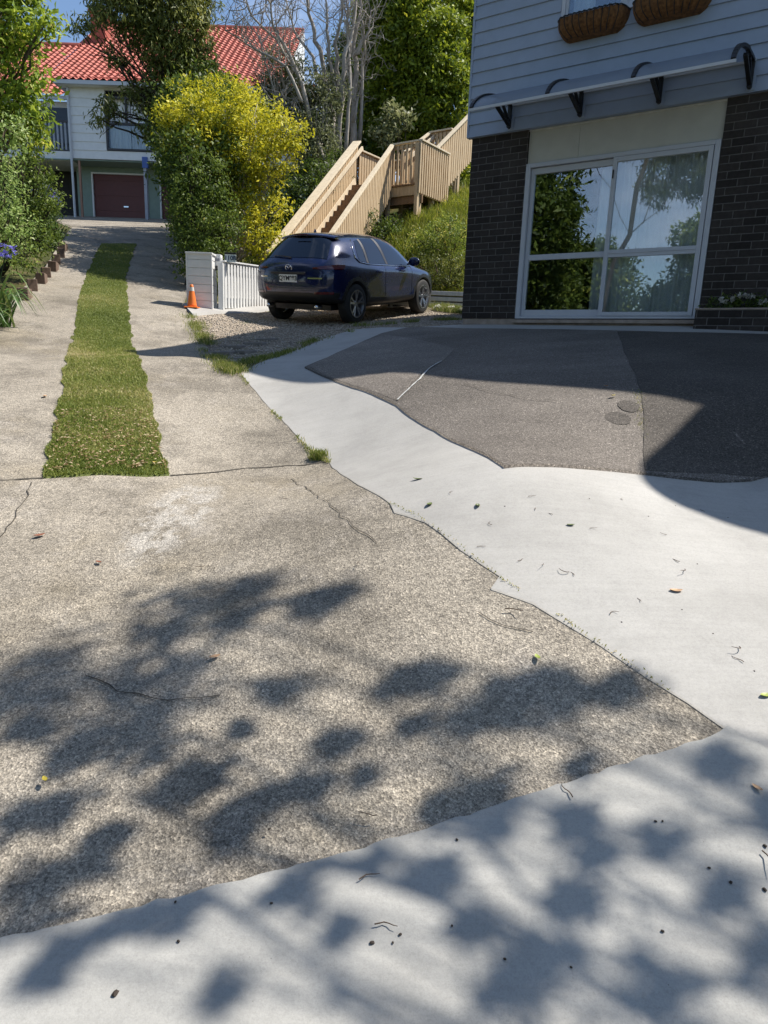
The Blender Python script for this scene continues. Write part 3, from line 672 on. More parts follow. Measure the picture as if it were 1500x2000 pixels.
for x in brx:
    m = MB(); pts = [(x, YW - arc(j / 14)[0], arc(j / 14)[1] + (.024 if j > 3 else .01)) for j in range(15)]
    for a, c in zip(pts[:-1], pts[1:]): m.bar(a, c, .045, .034, (0, 0, 1))
    foot = (x, YW - .025, LZ(3.03))
    m.bar(foot, (x, YW - .025, zw + .02), .05, .035, (0, 1, 0))
    m.bar((x, YW - .03, LZ(3.05)), (x, YW - .50, arc(.42)[1] - .02), .045, .034); m.bar((x, YW - .03, LZ(3.08)), (x, YW - .26, arc(.24)[1] - .02), .035, .03)
    m.lathe([(0, -.024), (.026, -.024), (.026, .024), (0, .024)], 12, axis='Y', c=(x, YW - .03, LZ(3.035)))
    m.build('bracket', M['black_plastic'], aw, bevel=.004)
    MB().box(x - .03, YW - .008, LZ(3.0), x + .055, YW, LZ(3.16)).build('backing_plate', M['cladding_paint'], aw, bevel=.003)
# coir trough planters below the upper window
def trough(t0, t1, z0, z1, label):
    o = tag(empty('trough_planter', HP((t0 + t1) / 2 , .045, EYE + z1), math.radians(-34.216)), label, 'planter', 'hanging troughs under the window')
    L, H, D = t1 - t0, z1 - z0, .24; rows = []
    for j in range(13):
        a = math.pi * j / 12 * .5; r = []
        for i in range(33):
            s = i / 32 * 2 - 1; e = (1 - abs(s) ** 5) ** .35 if abs(s) < 1 else 0
            rib = 1 + .035 * math.sin(i / 32 * 2 * math.pi * 13)
            r.append((s * L / 2, -D * math.sin(a + math.pi / 2 * 0) * e * rib - .004 if j else -.0, 0)); 
        rows.append(r)
    rows = []
    for j in range(15):
        f = j / 14; zz = -H * (1 - (1 - f) ** 1.0); dep = D * (1 - f ** 3.2) ** .5; r = []
        for i in range(57):
            s = i / 56 * 2 - 1; hl = L / 2 * (1 - .30 * f ** 3.0 * 1.0)
            e = (1 - abs(s) ** 6) ** .4 if abs(s) < 1 else 0
            rib = 1 + .05 * math.sin(i / 56 * 2 * math.pi * 14)
            r.append((s * hl, -dep * e * rib, zz))
        rows.append(r)
    MB().grid(rows).build('coir_liner', [M['coir']], o, smooth=True)
    w = MB(); w.tube([(p[0], p[1] * 1.03 - .004, .006) for p in rows[0]], .009, 6)
    for i in range(3, 57, 6): w.tube([(r[i][0], r[i][1] * 1.02 - .004, r[i][2]) for r in rows[:14]], .005, 5)
    w.build('wire_frame', M['black_plastic'], o)
    MB().grid([[(p[0], p[1] * k, -.03) for p in rows[0]] for k in (0, 1)]).build('potting_soil', M['coir_dark'], o)
trough(.345, 1.205, 3.885, 4.10, 'brown coir trough hanging below the left half of the upstairs window')
trough(1.255, 2.13, 3.885, 4.10, 'brown coir trough hanging below the right half of the upstairs window')
# low brick planter with white flowers at the right of the sliding window
pl = tag(empty('brick_planter', HP(3.6, .16, EYE + .38), math.radians(-34.216)), 'low dark brick garden planter built against the house wall beside the window', 'planter')
PLX0, PLX1 = -1.17, 2.3
MB().box(PLX0, -.17, -.15, PLX1, -.065, .262).box(PLX0, -.064, -.15, PLX0 + .10, .155, .262).build('brick_side', M['dark_brick'], pl)
MB().box(PLX0 - .008, -.178, .2625, PLX1, -.057, .283).box(PLX0 - .008, -.0565, .2625, PLX0 + .108, .155, .283).build('coping', M['concrete_base'], pl, bevel=.004)
MB().box(PLX0 + .101, -.064, -.1, PLX1, .15, .24).build('soil_bed', M['soil'], pl)

# ------------------------------------------------------------------ the red roofed neighbour house
nh = tag(empty('neighbour_house', (-11.8, 31.0, EYE + 5.2)), 'white house with red tiled roof and recessed garages at the top of the drive', 'house')
def NL(v): return Vector(v) - nh.location
YB, YG, YA = 30.3, 31.3, 32.2
def npt(u, v, Y): return NL(P(u, v, Y))
tl, bl = npt(119, 166, YB), npt(139, 309, YB)
bx0, bz0, bz1 = bl.x - .0, bl.z, tl.z - .05; bx1 = 8.2; by = YB - 31.0
wUL, wBR = npt(204, 188, YB), npt(303, 297, YB)
m = MB(); z = bz0
boardz = .32
while z < bz1 - .01:
    zt = min(z + boardz, bz1)
    segs = [(bx0, bx1)]
    if z < wUL.z and zt > wBR.z - .02: segs = [(bx0, wUL.x), (wBR.x, bx1)]
    for p, q in segs: m.add([(p, by - .03, z), (q, by - .03, z), (q, by + .1, z), (p, by + .1, z), (p, by - .008, zt + .005), (q, by - .008, zt + .005), (q, by + .1, zt + .005), (p, by + .1, zt + .005)], [(0, 3, 2, 1), (4, 5, 6, 7), (0, 1, 5, 4), (1, 2, 6, 5), (2, 3, 7, 6), (3, 0, 4, 7)])
    z = zt
m.box(bx0, by + .101, bz0, bx0 + .12, YA - 31 + .5, bz1)
m.build('board_wall', M['house_white'], nh)
MB().box(wUL.x - .3, by + .3, wBR.z - .3, wBR.x + .3, by + .36, wUL.z + .3).build('room', M['room_dark'], nh)
w = frame_rect(MB(), wUL.x, wBR.x, wBR.z, wUL.z, .07, by - .05, by + .09); mz = npt(212, 241, YB).z; vx = npt(246, 215, YB).x
w.box(wUL.x + .07, by - .045, mz - .04, wBR.x - .07, by + .085, mz + .04).box(vx - .035, by - .045, mz + .04, vx + .035, by + .085, wUL.z - .07)
w = w.build('window', M['rail_dark'], nh)
curtain(wUL.x + .08, vx + .1, wBR.z + .06, wUL.z - .05, by + .2, 8, w, .05); curtain(vx + .12, wBR.x - .06, wBR.z + .06, wUL.z - .05, by + .2, 9, w, .05)
MB().box(wUL.x + .071, by + .02, wBR.z + .071, wBR.x - .071, by + .026, mz - .041).build('pane', M['far_glass'], w)
# left wing, balcony
lz = npt(75, 197, YA).z; ly = YA - 31
MB().box(bx0 - 7, ly, npt(97, 309, YA).z, bx0 - .005, ly + .12, lz).build('wing_wall', M['house_white'], nh)
bt, bb = npt(92, 236, YB + .2), npt(96, 293, YB + .2)
m = MB(); m.bar((bt.x - 5, by + .2, bt.z), (bx0 - .05, by + .2, bt.z), .07, .07).bar((bt.x - 5, by + .2, bb.z), (bx0 - .05, by + .2, bb.z), .06, .06)
for k in range(42): m.bar((bx0 - .1 - k * .16, by + .2, bb.z), (bx0 - .1 - k * .16, by + .2, bt.z), .075, .02, (0, 1, 0), 1)
m.build('balcony_rail', [M['rail_dark'], M['post_grey']], nh)
MB().box(bx0 - 7, by + .1, bb.z - .40, bx0 - .01, ly - .01, bb.z - .05).build('balcony_slab', M['house_white'], nh)
MB().box(bx0 - 7, ly - .06, bb.z - .04, bx0 - .4, ly - .01, bt.z + 1.0).build('balcony_door', M['window_dark'], nh)
# garage level
gz0 = -.2; gy = YG - 31
g1 = (npt(178, 336, YG), npt(292, 428, YG)); g2x0 = npt(311, 340, YG).x; gw = g1[1].x - g1[0].x; gzt = g1[0].z
m = MB(); xs = [bx0 - .25, g1[0].x, g1[1].x, g2x0, g2x0 + gw, 8.2]
for a, c in ((0, 1), (2, 3), (4, 5)): m.box(xs[a], gy, gz0, xs[c], gy + .15, bz0 - .02)
m.box(g1[0].x, gy, gzt, g1[1].x, gy + .15, bz0 - .02).box(g2x0, gy, gzt, g2x0 + gw, gy + .15, bz0 - .02)
m.build('garage_wall', M['house_green'], nh)
MB().box(bx0 - 7, by + .02, bz0 - .06, 8.2, ly + .2, bz0 - .021).build('soffit', M['house_green'], nh)
for x0 in (g1[0].x, g2x0):
    m = MB(); z = gz0; k = 0
    while z < gzt - .07:
        m.box(x0 + .065, gy + .04 + (.012 if k % 2 else 0), z, x0 + gw - .065, gy + .09, min(z + .30, gzt - .06)); z += .30; k += 1
    d = m.build('garage_door', M['garage_red'], nh)
    m = MB().box(x0, gy - .03, gz0, x0 + .06, gy + .10, gzt).box(x0 + gw - .06, gy - .03, gz0, x0 + gw, gy + .10, gzt).box(x0 + .06, gy - .03, gzt - .06, x0 + gw - .06, gy + .10, gzt)
    m.build('door_frame', M['house_white'], d)
    MB().box(x0 + gw / 2 + .12, gy + .0, .55, x0 + gw / 2 + .32, gy + .04, .60).build('handle', M['chrome'], d)
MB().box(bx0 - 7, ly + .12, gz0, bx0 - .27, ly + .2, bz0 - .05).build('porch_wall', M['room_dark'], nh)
MB().box(bx0 + .25, by + .05, gz0, bx0 + .33, by + .13, bz0 - .02).build('timber_post', M['door_timber'], nh)
pt, pb = npt(277, 304, YB), npt(288, 428, YB)
MB().box(pb.x - .07, by - .05, gz0, pb.x + .05, by + .07, bz0 - .02).build('steel_post', M['post_grey'], nh)
MB().box(pb.x - .10, by - .09, bz0 - .28, pb.x + .12, by + .04, bz0 + .13).build('rain_head', M['blue_paint'], nh)
MB().tube([(bx0 + .06, by - .1, bz1 - .05), (bx0 + .06, by - .1, gz0)], .05, 8).build('downpipe', M['spout_grey'], nh)
MB().box(bx0 - .35, by - .42, bz1 - .02, bx1, by - .30, bz1 + .12).box(bx0 - .35, by - .299, bz1 - .02, bx0 - .25, by + .8, bz1 + .12).build('gutter', M['spout_grey'], nh)
MB().box(bx0 - .33, by - .30, bz1 - .015, bx1, by + .1, bz1 + .0).build('eave_lining', M['house_white'], nh)
MB().box(bx0 - 7, ly - .42, lz - .03, bx0 - .36, ly - .30, lz + .10).build('gutter', M['spout_grey'], nh)
def tile_roof(x0, x1, y0, z0, y1, z1, name='roof', parent=nh):
    nxp = max(4, int((x1 - x0) / .05)); L = math.hypot(y1 - y0, z1 - z0); nr = max(2, int(L / .34)); rows = []
    sy, sz = (y1 - y0) / L, (z1 - z0) / L; ny, nz = -sz, sy
    for r in range(nr):
        for f, lift in ((0.0, .055), (.5, .035), (.995, .012)):
            s = (r + f) / nr * L; row = []
            for i in range(nxp + 1):
                x = x0 + (x1 - x0) * i / nxp; c = (x / .30) % 1.0; h = lift + .05 * (math.sin(c * math.pi) ** .8 if c < .62 else -.25 * math.sin((c - .62) / .38 * math.pi))
                row.append((x, y0 + sy * s + ny * h, z0 + sz * s + nz * h))
            rows.append(row)
    return MB().grid(rows).build(name, M['tile_red'], parent)
def on_plane(u, v, Y0, z0, s): 
    d = ray(u, v); k = (z0 - EYE - s * Y0) / (d[2] - s * d[1]); q = d * k; return NL((q[0], q[1], q[2] + EYE))
EY, EZ, SLP = YA - .45, lz + nh.location.z + .08, .70
r1, r2, rr = on_plane(120, 90, EY, EZ, SLP), on_plane(205, 47, EY, EZ, SLP), on_plane(596, 56, EY, EZ, SLP)
xs_step = on_plane(175, 75, EY, EZ, SLP).x
ey, ez = EY - 31, EZ - nh.location.z
tile_roof(bx0 - 8, xs_step, ey, ez, r1.y, r1.z); tile_roof(xs_step, rr.x, ey, ez, r2.y, r2.z)
MB().tube([(bx0 - 8, r1.y, r1.z + .04), (xs_step, r1.y, r1.z + .04)], .13, 8).build('ridge_capping', M['tile_red'], nh)
MB().tube([(xs_step, r2.y, r2.z + .04), (rr.x, r2.y, r2.z + .04)], .13, 8).tube([(xs_step, r1.y, r1.z + .05), (xs_step, r2.y, r2.z + .05)], .10, 6).build('ridge_capping', M['tile_red'], nh)
tile_roof(bx0 - .35, bx1, by - .4, bz1 + .10, by + 4.0, bz1 + .10 + 4.4 * .36)
MB().box(xs_step, r1.y, -.2, rr.x, r2.y + 6, ez).box(xs_step + .1, r2.y + .1, -.2, rr.x, r2.y + .3, r2.z - .05).build('rear_wall', M['house_white'], nh)
for q in ([(rr.x, ey, ez), (rr.x, r2.y, r2.z), (rr.x, r2.y, -.2), (rr.x, ey, -.2)], [(xs_step, r1.y, r1.z), (xs_step, r2.y, r2.z), (xs_step, r2.y, -.2), (xs_step, r1.y, -.2)]): MB().add(q, [(0, 3, 2, 1)]).build('gable_wall', M['house_white'], nh)
cb_ = on_plane(197, 82, EY, EZ, SLP)
MB().box(cb_.x - .35, cb_.y - .3, cb_.z - 1, cb_.x + .35, cb_.y + .4, cb_.z + 1.15).box(cb_.x - .42, cb_.y - .37, cb_.z + 1.151, cb_.x + .42, cb_.y + .47, cb_.z + 1.3).build('chimney', M['brick_red'], nh)

# ------------------------------------------------------------------ gate pillar, fence, sign, cone, slat planter, edging
g0 = Vector((-3.41, 12.6, h1(-3.41, 12.6)))
pil = tag(empty('gate_pillar', g0), 'white square pillar clad in horizontal boards behind the orange cone', 'pillar')
PW, PD, PH = .215, .15, P(390, 492.5, 12.6).z - g0.z
m = MB(); k, z = 0, .02
while z < PH - .03:
    zt = min(z + PH / 7 , PH - .03); zz = zt - .012 if zt < PH - .05 else zt
    m.box(-PW, 0, z, PW, PD * 2, zz).box(-PW + .012, .012, zz, PW - .012, PD * 2 - .012, zt + (0.0 if zt < PH - .05 else 0)); z = zt
m.build('board_cladding', M['white_paint'], pil, bevel=.003)
for x, y in ((-PW, 0), (PW, 0), (PW, 2 * PD), (-PW, 2 * PD)):
    MB().box(x - .014, y - .014, .0, x + .014, y + .014, PH - .03).build('corner_trim', M['white_paint'], pil)
MB().box(-PW - .022, -.022, PH - .03, PW + .022, PD * 2 + .022, PH).build('cap', M['white_paint'], pil, bevel=.004)
FA, FB = Vector((-3.03, 12.85, 0)), Vector((-2.42, 14.95, 0))
fd = (FB - FA).normalized(); fn = Vector((fd.y, -fd.x, 0))
fe = tag(empty('picket_fence', (FA.x, FA.y, h1(FA.x, FA.y) + .02)), 'white painted fence of close upright battens between the pillar and the dark car', 'fence')
def fl(s, o, z): q = FA + fd * s + fn * o; return (q.x - FA.x, q.y - FA.y, z)
L = (FB - FA).length; zt0 = P(432, 512, 12.9).z - fe.location.z; slope = (h1(FB.x, FB.y) - h1(FA.x, FA.y)) / L * .55
def zs(s): return slope * s
m = MB().bar(fl(0, -.03, zt0 - .12), fl(L, -.03, zt0 - .12 + zs(L)), .035, .09).bar(fl(0, -.03, .18), fl(L, -.03, .18 + zs(L)), .035, .09); m.build('rail', M['white_paint'], fe)
n = int(L / .115)
m = MB()
for k in range(n + 1):
    s = k * .115; m.bar(fl(s + .04, -.0, .05 + zs(s)), fl(s + .04, -.0, zt0 + zs(s)), .018, .062, tuple(fd))
m.build('battens', M['white_paint'], fe)
m = MB(); m.bar(fl(0, -.058, (zt0 + .06) / 2), fl(L, -.058, (zt0 + .06) / 2 + zs(L)), .012, zt0 - .06); m.build('backing_boards', M['slat_wood'], fe)
MB().bar(fl(-.02, -.02, zt0 + .012), fl(L, -.02, zt0 + .012 + zs(L)), .10, .025).build('capping', M['white_paint'], fe, bevel=.003)
MB().bar(fl(-.06, -.03, 0), fl(-.06, -.03, zt0 - .02), .09, .09, (0, 1, 0)).build('end_post', M['white_paint'], fe, bevel=.004)
sg = tag(empty('house_number_sign', P(450, 512, 12.93)), 'small pale house number sign reading 110B standing on the white fence', 'sign')
MB().box(-.10, 0, .0, .10, .02, .135).build('plate', M['sign_plate'], sg, bevel=.003); MB().box(-.105, -.012, .1355, .105, .05, .165).build('dark_cap', M['black_plastic'], sg, bevel=.004)
text_obj('number', '110B', .105, M['sign_ink'], Matrix.Translation((0, -.002, .068)) @ Matrix.Rotation(math.pi / 2, 4, 'X'), sg, .001, bold=.004)
lbp = P(424, 508, 12.88)
lb = tag(empty('letterbox', lbp), 'small pale letterbox with dark front fixed between the pillar and the fence', 'letterbox')
MB().box(-.06, 0, -.10, .06, .16, .10).build('box', M['white_paint'], lb, bevel=.006); MB().box(-.045, -.006, -.02, .045, -.001, .03).build('slot_flap', M['meter_grey'], lb); MB().box(-.035, -.014, -.17, .03, .06, -.101).build('newspaper_holder', M['black_plastic'], lb, bevel=.006)
cp = G(379, 603); 
cn = tag(empty('traffic_cone', (-3.50, 12.42, h1(-3.50, 12.42) + .03)), 'faded orange traffic cone standing in front of the white pillar', 'traffic cone')
MB().lathe([(0, .02), (.085, .02), (.080, .05), (.032, .36), (.026, .39), (.018, .395), (0, .395)], 24).build('cone', M['cone_orange'], cn, smooth=True)
MB().box(-.12, -.12, .0, .12, .12, .024).build('base', M['cone_orange'], cn, bevel=.012)
MB().lathe([(.0455, .285), (.0352, .352)], 24).build('worn_sleeve', M['pale_rock'], cn, smooth=True)
# slatted planter at the foot of the bank
a, c = P(836, 566, 15.9), P(925, 566, 16.0)
sp = tag(empty('slatted_planter', (a.x, 15.95, h1(1.2, 15.95))), 'low white planter of horizontal slats between the car and the brick house', 'planter')
ZP = a.z - sp.location.z; LP = c.x - a.x + .9
for k in range(4):
    z = ZP - .10 - k * .122; MB().box(-.9, -.012, z, LP, .012, z + .084).build('slat', M['slat_wood'], sp, bevel=.004)
for x in (-.85, .0, LP * .55, LP - .05): MB().box(x, .013, -.1, x + .07, .06, ZP - .01).build('post', M['slat_wood'], sp)
MB().box(-.88, .07, -.1, LP, .10, ZP - .12).build('backing', M['room_dark'], sp)
MB().box(-.88, .101, -.1, LP, .9, ZP - .08).build('soil_bed', M['soil'], sp)
rngp = random.Random(4)
def rock(name, loc, r, seed, mat, sx=1.0, sy=1.0, sz=.7):
    rn = random.Random(seed); bm = bmesh.new(); bmesh.ops.create_icosphere(bm, subdivisions=2, radius=r)
    for v in bm.verts: v.co *= 1 + rn.uniform(-.16, .16); v.co.x *= sx; v.co.y *= sy; v.co.z *= sz
    me = bpy.data.meshes.new(name); bm.to_mesh(me); bm.free(); me.materials.append(mat)
    o = bpy.data.objects.new(name, me); COL.objects.link(o); o.location = loc; o.rotation_euler = (0, 0, rn.uniform(0, 6)); return o
for k, (u, v, r, lab) in enumerate([(857, 601, .12, 'pale garden rock under the slatted planter, the one beside the car wheel'), (879, 604, .13, 'pale garden rock under the middle of the slatted planter'), (899, 603, .11, 'pale garden rock touching the brick corner of the house'), (868, 606, .07, 'smallest pale garden rock in front of the slatted planter')]):
    q = P(u, v, 15.6); z = h1(q.x, q.y)
    tag(rock('garden_rock', (q.x, q.y, z + r * .3), r, 20 + k, M['pale_rock'], 1.3), lab, 'rock', 'pale rocks below the slatted planter')
# stepped edging blocks up the left side of the drive
bl_ = MB(); bl_.box(-.16, -.08, -.16, .16, .08, .15)
prev = None
words = ['nearest the agapanthus', 'second from the agapanthus', 'third up from the agapanthus', 'fourth up from the agapanthus', 'fifth up, under the dark climber', 'sixth up, under the dark climber', 'seventh up, near the far strappy plant', 'farthest up the drive']
for k in range(8):
    Yb = 11.5 + k * .78; t = Yb
    xs_ = np.interp(Yb, [9.6, 11.4, 14.8, 18.8], [-5.42, -5.90, -7.02, -8.45]); zb = h1(xs_, Yb)
    o = bl_.build('edging_block', M['block_brick'], bevel=.012) if k == 0 else prev.copy()
    if k: COL.objects.link(o)
    prev = o
    o.location = (xs_ + rngp.uniform(-.03, .03), Yb, zb + .03); o.rotation_euler = (rngp.uniform(-.04, .04), rngp.uniform(-.05, .05), math.radians(112 + rngp.uniform(-9, 9)))
    tag(o, f'brown concrete edging block beside the left wheel track, {words[k]}', 'edging block', 'edging blocks up the left side of the drive')
# broken pavers sunk in the gravel at the corner of the drive
pv = [(432, 690, .34, .26, .3), (455, 678, .30, .24, .1), (476, 688, .32, .22, -.2), (500, 672, .30, .25, .25), (447, 702, .30, .2, .5), (522, 664, .26, .2, 0)]
wp = ['left end of the row', 'second from the left end', 'middle of the row', 'near the right end', 'nearest the camera', 'right end of the row']
for k, (u, v, w, d, r) in enumerate(pv):
    q = G(u, v); m = MB().box(-w / 2, -d / 2, -.03, w / 2, d / 2, .026)
    o = m.build('paving_slab', M['paver'], bevel=.012); o.location = q; o.rotation_euler = (.03, -.05, r - .5)
    tag(o, f'worn grey paving slab sunk in the gravel by the drive, {wp[k]}', 'paving slab', 'paving slabs at the gravel corner')

# ------------------------------------------------------------------ timber stair up the bank
U3, V3 = Vector((UX[0], UX[1], 0)), Vector((VX[0], VX[1], 0))
RB = P(765, 283, 20.0)                                     # top of the near flight's right rail
FL = RB.z - 1.02                                            # landing floor
st = tag(empty('timber_stair', (RB.x, RB.y, FL)), 'new pale timber stair with landing and railings climbing the bank behind the car', 'stair')
AX = [U3, V3]
def S(u, v, z): return AX[0] * u + AX[1] * v + Vector((0, 0, z))
U4, V4 = Vector((.954, -.3, 0)), Vector((.3, .954, 0))
WID, RUN, RISE = 1.08, 4.9, 3.43
grade = RISE / RUN
def flight(u0, u1, v0, z0, run, gr, nst, tag_side=True):
    """flight from (v0,z0) rising along +v; u0 left side, u1 right side"""
    for u in (u0, u1):
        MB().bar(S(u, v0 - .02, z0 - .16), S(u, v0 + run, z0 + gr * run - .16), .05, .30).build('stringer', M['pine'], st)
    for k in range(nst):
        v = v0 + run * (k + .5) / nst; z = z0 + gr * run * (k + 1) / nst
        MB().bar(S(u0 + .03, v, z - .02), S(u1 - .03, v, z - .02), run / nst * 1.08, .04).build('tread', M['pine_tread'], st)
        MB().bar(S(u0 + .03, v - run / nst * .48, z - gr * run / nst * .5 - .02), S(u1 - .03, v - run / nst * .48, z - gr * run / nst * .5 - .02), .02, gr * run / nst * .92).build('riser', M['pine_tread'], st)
def balustrade(a, b_, gr0, rail=1.02, gap=.115, wide=.13, inner=0, low=-.30, posts=None, wood=.085):
    """a,b_ are (u,v,z) floor line points; boards follow the slope"""
    A, B = S(*a), S(*b_); d = B - A; Lh = math.hypot(d.x, d.y); n = max(2, int(Lh / gap)); hd = Vector((d.x, d.y, 0)).normalized(); sd = Vector((hd.y, -hd.x, 0))
    m = MB()
    for k in range(n + 1):
        q = A + d * (k / n); m.bar(q + Vector((0, 0, low)), q + Vector((0, 0, rail - .04)), .03, wood, tuple(hd))
    m.build('baluster_panel', M['pine'], st)
    MB().bar(A + Vector((0, 0, rail)), B + Vector((0, 0, rail)), wide, .045).build('handrail', M['pine_sunlit'], st, bevel=.006)
    MB().bar(A + sd * -.035 + Vector((0, 0, rail - .085)), B + sd * -.035 + Vector((0, 0, rail - .085)), .035, .09).build('top_rail', M['pine'], st)
    for f in (posts if posts is not None else (0, .5, 1)):
        q = A + d * f - sd * .075; MB().bar(q + Vector((0, 0, low - .55)), q + Vector((0, 0, rail - .06)), .095, .095, tuple(hd)).build('post', M['pine'], st)
# near flight: v from -RUN to 0
AX[:] = [U4, V4]
flight(-WID, 0, -RUN + .0, -RISE, RUN, grade, 19)
balustrade((-WID - .03, -RUN, -RISE), (-WID - .03, 0.32, .224), grade, inner=1, low=-.18, posts=(0, .26, .5, .75, 1), wide=.24)
MB().bar(S(-WID + .10, -RUN, -RISE + .82), S(-WID + .10, .40, 1.10), .045, .09).build('grab_rail', M['pine_sunlit'], st)
MB().bar(S(-WID + .06, -RUN, -RISE + .16), S(-WID + .06, 0, .16), .03, .16).build('kick_board', M['pine_sunlit'], st)
balustrade((.03, -RUN, -RISE), (.03, 0.0, 0), grade, low=-.30, posts=(0, .5, 1))
# landing
AX[:] = [U3, V3]
LU, LV = .92, 1.35
MB().add([S(u, v, z) for z in (-.035, 0) for u, v in ((-WID, 0), (LU, 0), (LU, LV), (-WID, LV))], [(3, 2, 1, 0), (4, 5, 6, 7), (0, 1, 5, 4), (1, 2, 6, 5), (2, 3, 7, 6), (3, 0, 4, 7)]).build('landing_deck', M['pine_tread'], st)
for v in (.06, LV - .03): MB().bar(S(-WID, v, -.16), S(LU, v, -.16), .045, .24).build('joist', M['pine'], st)
for u in (-WID + .02, .1, LU - .02): MB().bar(S(u, .09, -.17), S(u, LV - .06, -.17), .045, .2).build('joist', M['pine'], st)
MB().bar(S(-WID, .12, -.38), S(LU + .05, .12, -.38), .05, .20).build('bearer', M['pine_tread'], st)
balustrade((.06, .02, 0), (LU, .02, 0), 0, gap=.13, low=.02, posts=(), wide=.09, wood=.06)
balustrade((LU + .03, -.02, 0), (LU + .03, LV + .1, 0), 0, gap=.105, low=-.26, posts=(0,), wide=.08, wood=.06)
balustrade((-WID, .05, .0), (-WID, LV, 0), 0, posts=(1,), low=-.2)
balustrade((-WID, LV, 0), (-.30, LV, 0), 0, posts=(1,), low=.05, gap=.12)
for u, v in ((LU - .05, .10), (LU - .05, LV - .1), (-.4, .1), (-WID + .05, LV - .1)):
    q = S(u, v, 0) + st.location; MB().bar(S(u, v, h1(q.x, q.y) - st.location.z - .3), S(u, v, -.28), .10, .10, tuple(U3)).build('support_post', M['pine'], st)
# upper flight going on up the bank from the landing
F2U0, F2U1, F2V, R2 = -.02, LU - .10, LV - .45, 3.6
flight(F2U0, F2U1, F2V, 0, R2, .76, 14)
balustrade((F2U0, F2V - .2, .0), (F2U0, F2V + 1.05, .80), .76, posts=(0, 1), low=-.2)
MB().bar(S(F2U0 + .14, F2V - .1, .92), S(F2U0 + .14, F2V + 1.3, 1.86), .045, .09).build('grab_rail', M['pine_sunlit'], st)
balustrade((F2U0 - .0, F2V + 1.05, .80), (F2U0 + .75, F2V + 1.05, .80), 0, posts=(1,), low=.1, gap=.12)
balustrade((F2U1 + .04, F2V - .05, -.02), (F2U1 + .04, F2V + R2, .76 * R2), .76, low=-.34, posts=(0, .35, .7, 1))
for v in (F2V + 1.3, F2V + 2.6):
    q = S(F2U1, v, 0) + st.location; MB().bar(S(F2U1, v, h1(q.x, q.y) - st.location.z - .3), S(F2U1, v, .76 * (v - F2V) - .2), .10, .10, tuple(U3)).build('support_post', M['pine'], st)

# ------------------------------------------------------------------ the dark blue car
rl, rr_, fr = P(551, 623, 13.48), P(690, 632, 12.72), P(819, 612, 15.02)
fl_ = rl + (fr - rr_)
ctr = (rl + fr) / 2
ex = ((fr + fl_) / 2 - (rl + rr_) / 2).normalized(); ey_ = ((rl - rr_)).normalized(); ez_ = ex.cross(ey_).normalized(); ey_ = ez_.cross(ex)
car = tag(empty('parked_car'), 'dark blue hatchback parked on the gravel before the timber stair, seen from behind', 'car')
car.matrix_world = Matrix.Translation(ctr) @ Matrix((ex, ey_, ez_)).transposed().to_4x4()
COLS = [  # x,y,z per level : sill, cladding top, mid, shoulder, belt, glass base, glass top
 [(-2.06, 0, .33), (-2.16, 0, .50), (-2.165, 0, .70), (-2.14, 0, .885), (-2.10, 0, 1.01), (-2.02, 0, 1.085), (-1.60, 0, 1.505)],
 [(-2.04, .40, .33), (-2.14, .42, .50), (-2.15, .43, .70), (-2.12, .43, .885), (-2.08, .42, 1.01), (-2.0, .40, 1.085), (-1.58, .36, 1.502)],
 [(-1.99, .64, .32), (-2.09, .70, .49), (-2.095, .71, .70), (-2.07, .71, .885), (-2.02, .69, 1.01), (-1.94, .63, 1.08), (-1.53, .52, 1.487)],
 [(-1.88, .78, .30), (-1.97, .84, .48), (-1.97, .85, .70), (-1.95, .855, .885), (-1.89, .83, 1.01), (-1.80, .745, 1.075), (-1.42, .585, 1.475)],
 [(-1.70, .83, .28), (-1.74, .875, .45), (-1.74, .885, .68), (-1.72, .888, .87), (-1.66, .868, .99), (-1.55, .79, 1.06), (-1.22, .60, 1.49)],
 [(-1.33, .84, .24), (-1.33, .885, .42), (-1.33, .895, .66), (-1.33, .895, .86), (-1.30, .88, .97), (-1.26, .815, 1.03), (-1.0, .605, 1.51)],
 [(-.90, .84, .22), (-.90, .875, .40), (-.90, .875, .64), (-.90, .885, .84), (-.88, .878, .95), (-.87, .82, 1.0), (-.72, .61, 1.522)],
 [(-.30, .84, .22), (-.30, .87, .40), (-.30, .862, .62), (-.30, .88, .82), (-.30, .875, .93), (-.30, .82, .98), (-.30, .612, 1.528)],
 [(.30, .84, .22), (.30, .87, .40), (.30, .862, .62), (.30, .88, .81), (.30, .872, .915), (.30, .815, .965), (.05, .608, 1.515)],
 [(.85, .84, .22), (.85, .875, .40), (.85, .875, .62), (.85, .885, .80), (.85, .872, .90), (.84, .80, .955), (.34, .59, 1.475)],
 [(1.33, .84, .24), (1.33, .885, .42), (1.33, .895, .64), (1.33, .89, .80), (1.28, .86, .89), (1.06, .72, .955), (.44, .53, 1.46)],
 [(1.72, .83, .26), (1.74, .875, .42), (1.74, .88, .62), (1.72, .865, .77), (1.66, .82, .855), (1.15, .58, .965), (.50, .43, 1.468)],
 [(1.98, .72, .26), (2.04, .77, .42), (2.03, .76, .60), (1.99, .73, .74), (1.90, .68, .825), (1.20, .40, .975), (.53, .30, 1.475)],
 [(2.10, .42, .26), (2.17, .44, .42), (2.16, .44, .60), (2.12, .42, .73), (2.02, .40, .815), (1.23, .22, .98), (.55, .16, 1.48)],
 [(2.13, 0, .26), (2.20, 0, .42), (2.19, 0, .60), (2.15, 0, .73), (2.05, 0, .815), (1.24, 0, .982), (.555, 0, 1.483)]]
nc, nl = len(COLS), 7
vs, vid = [], {}
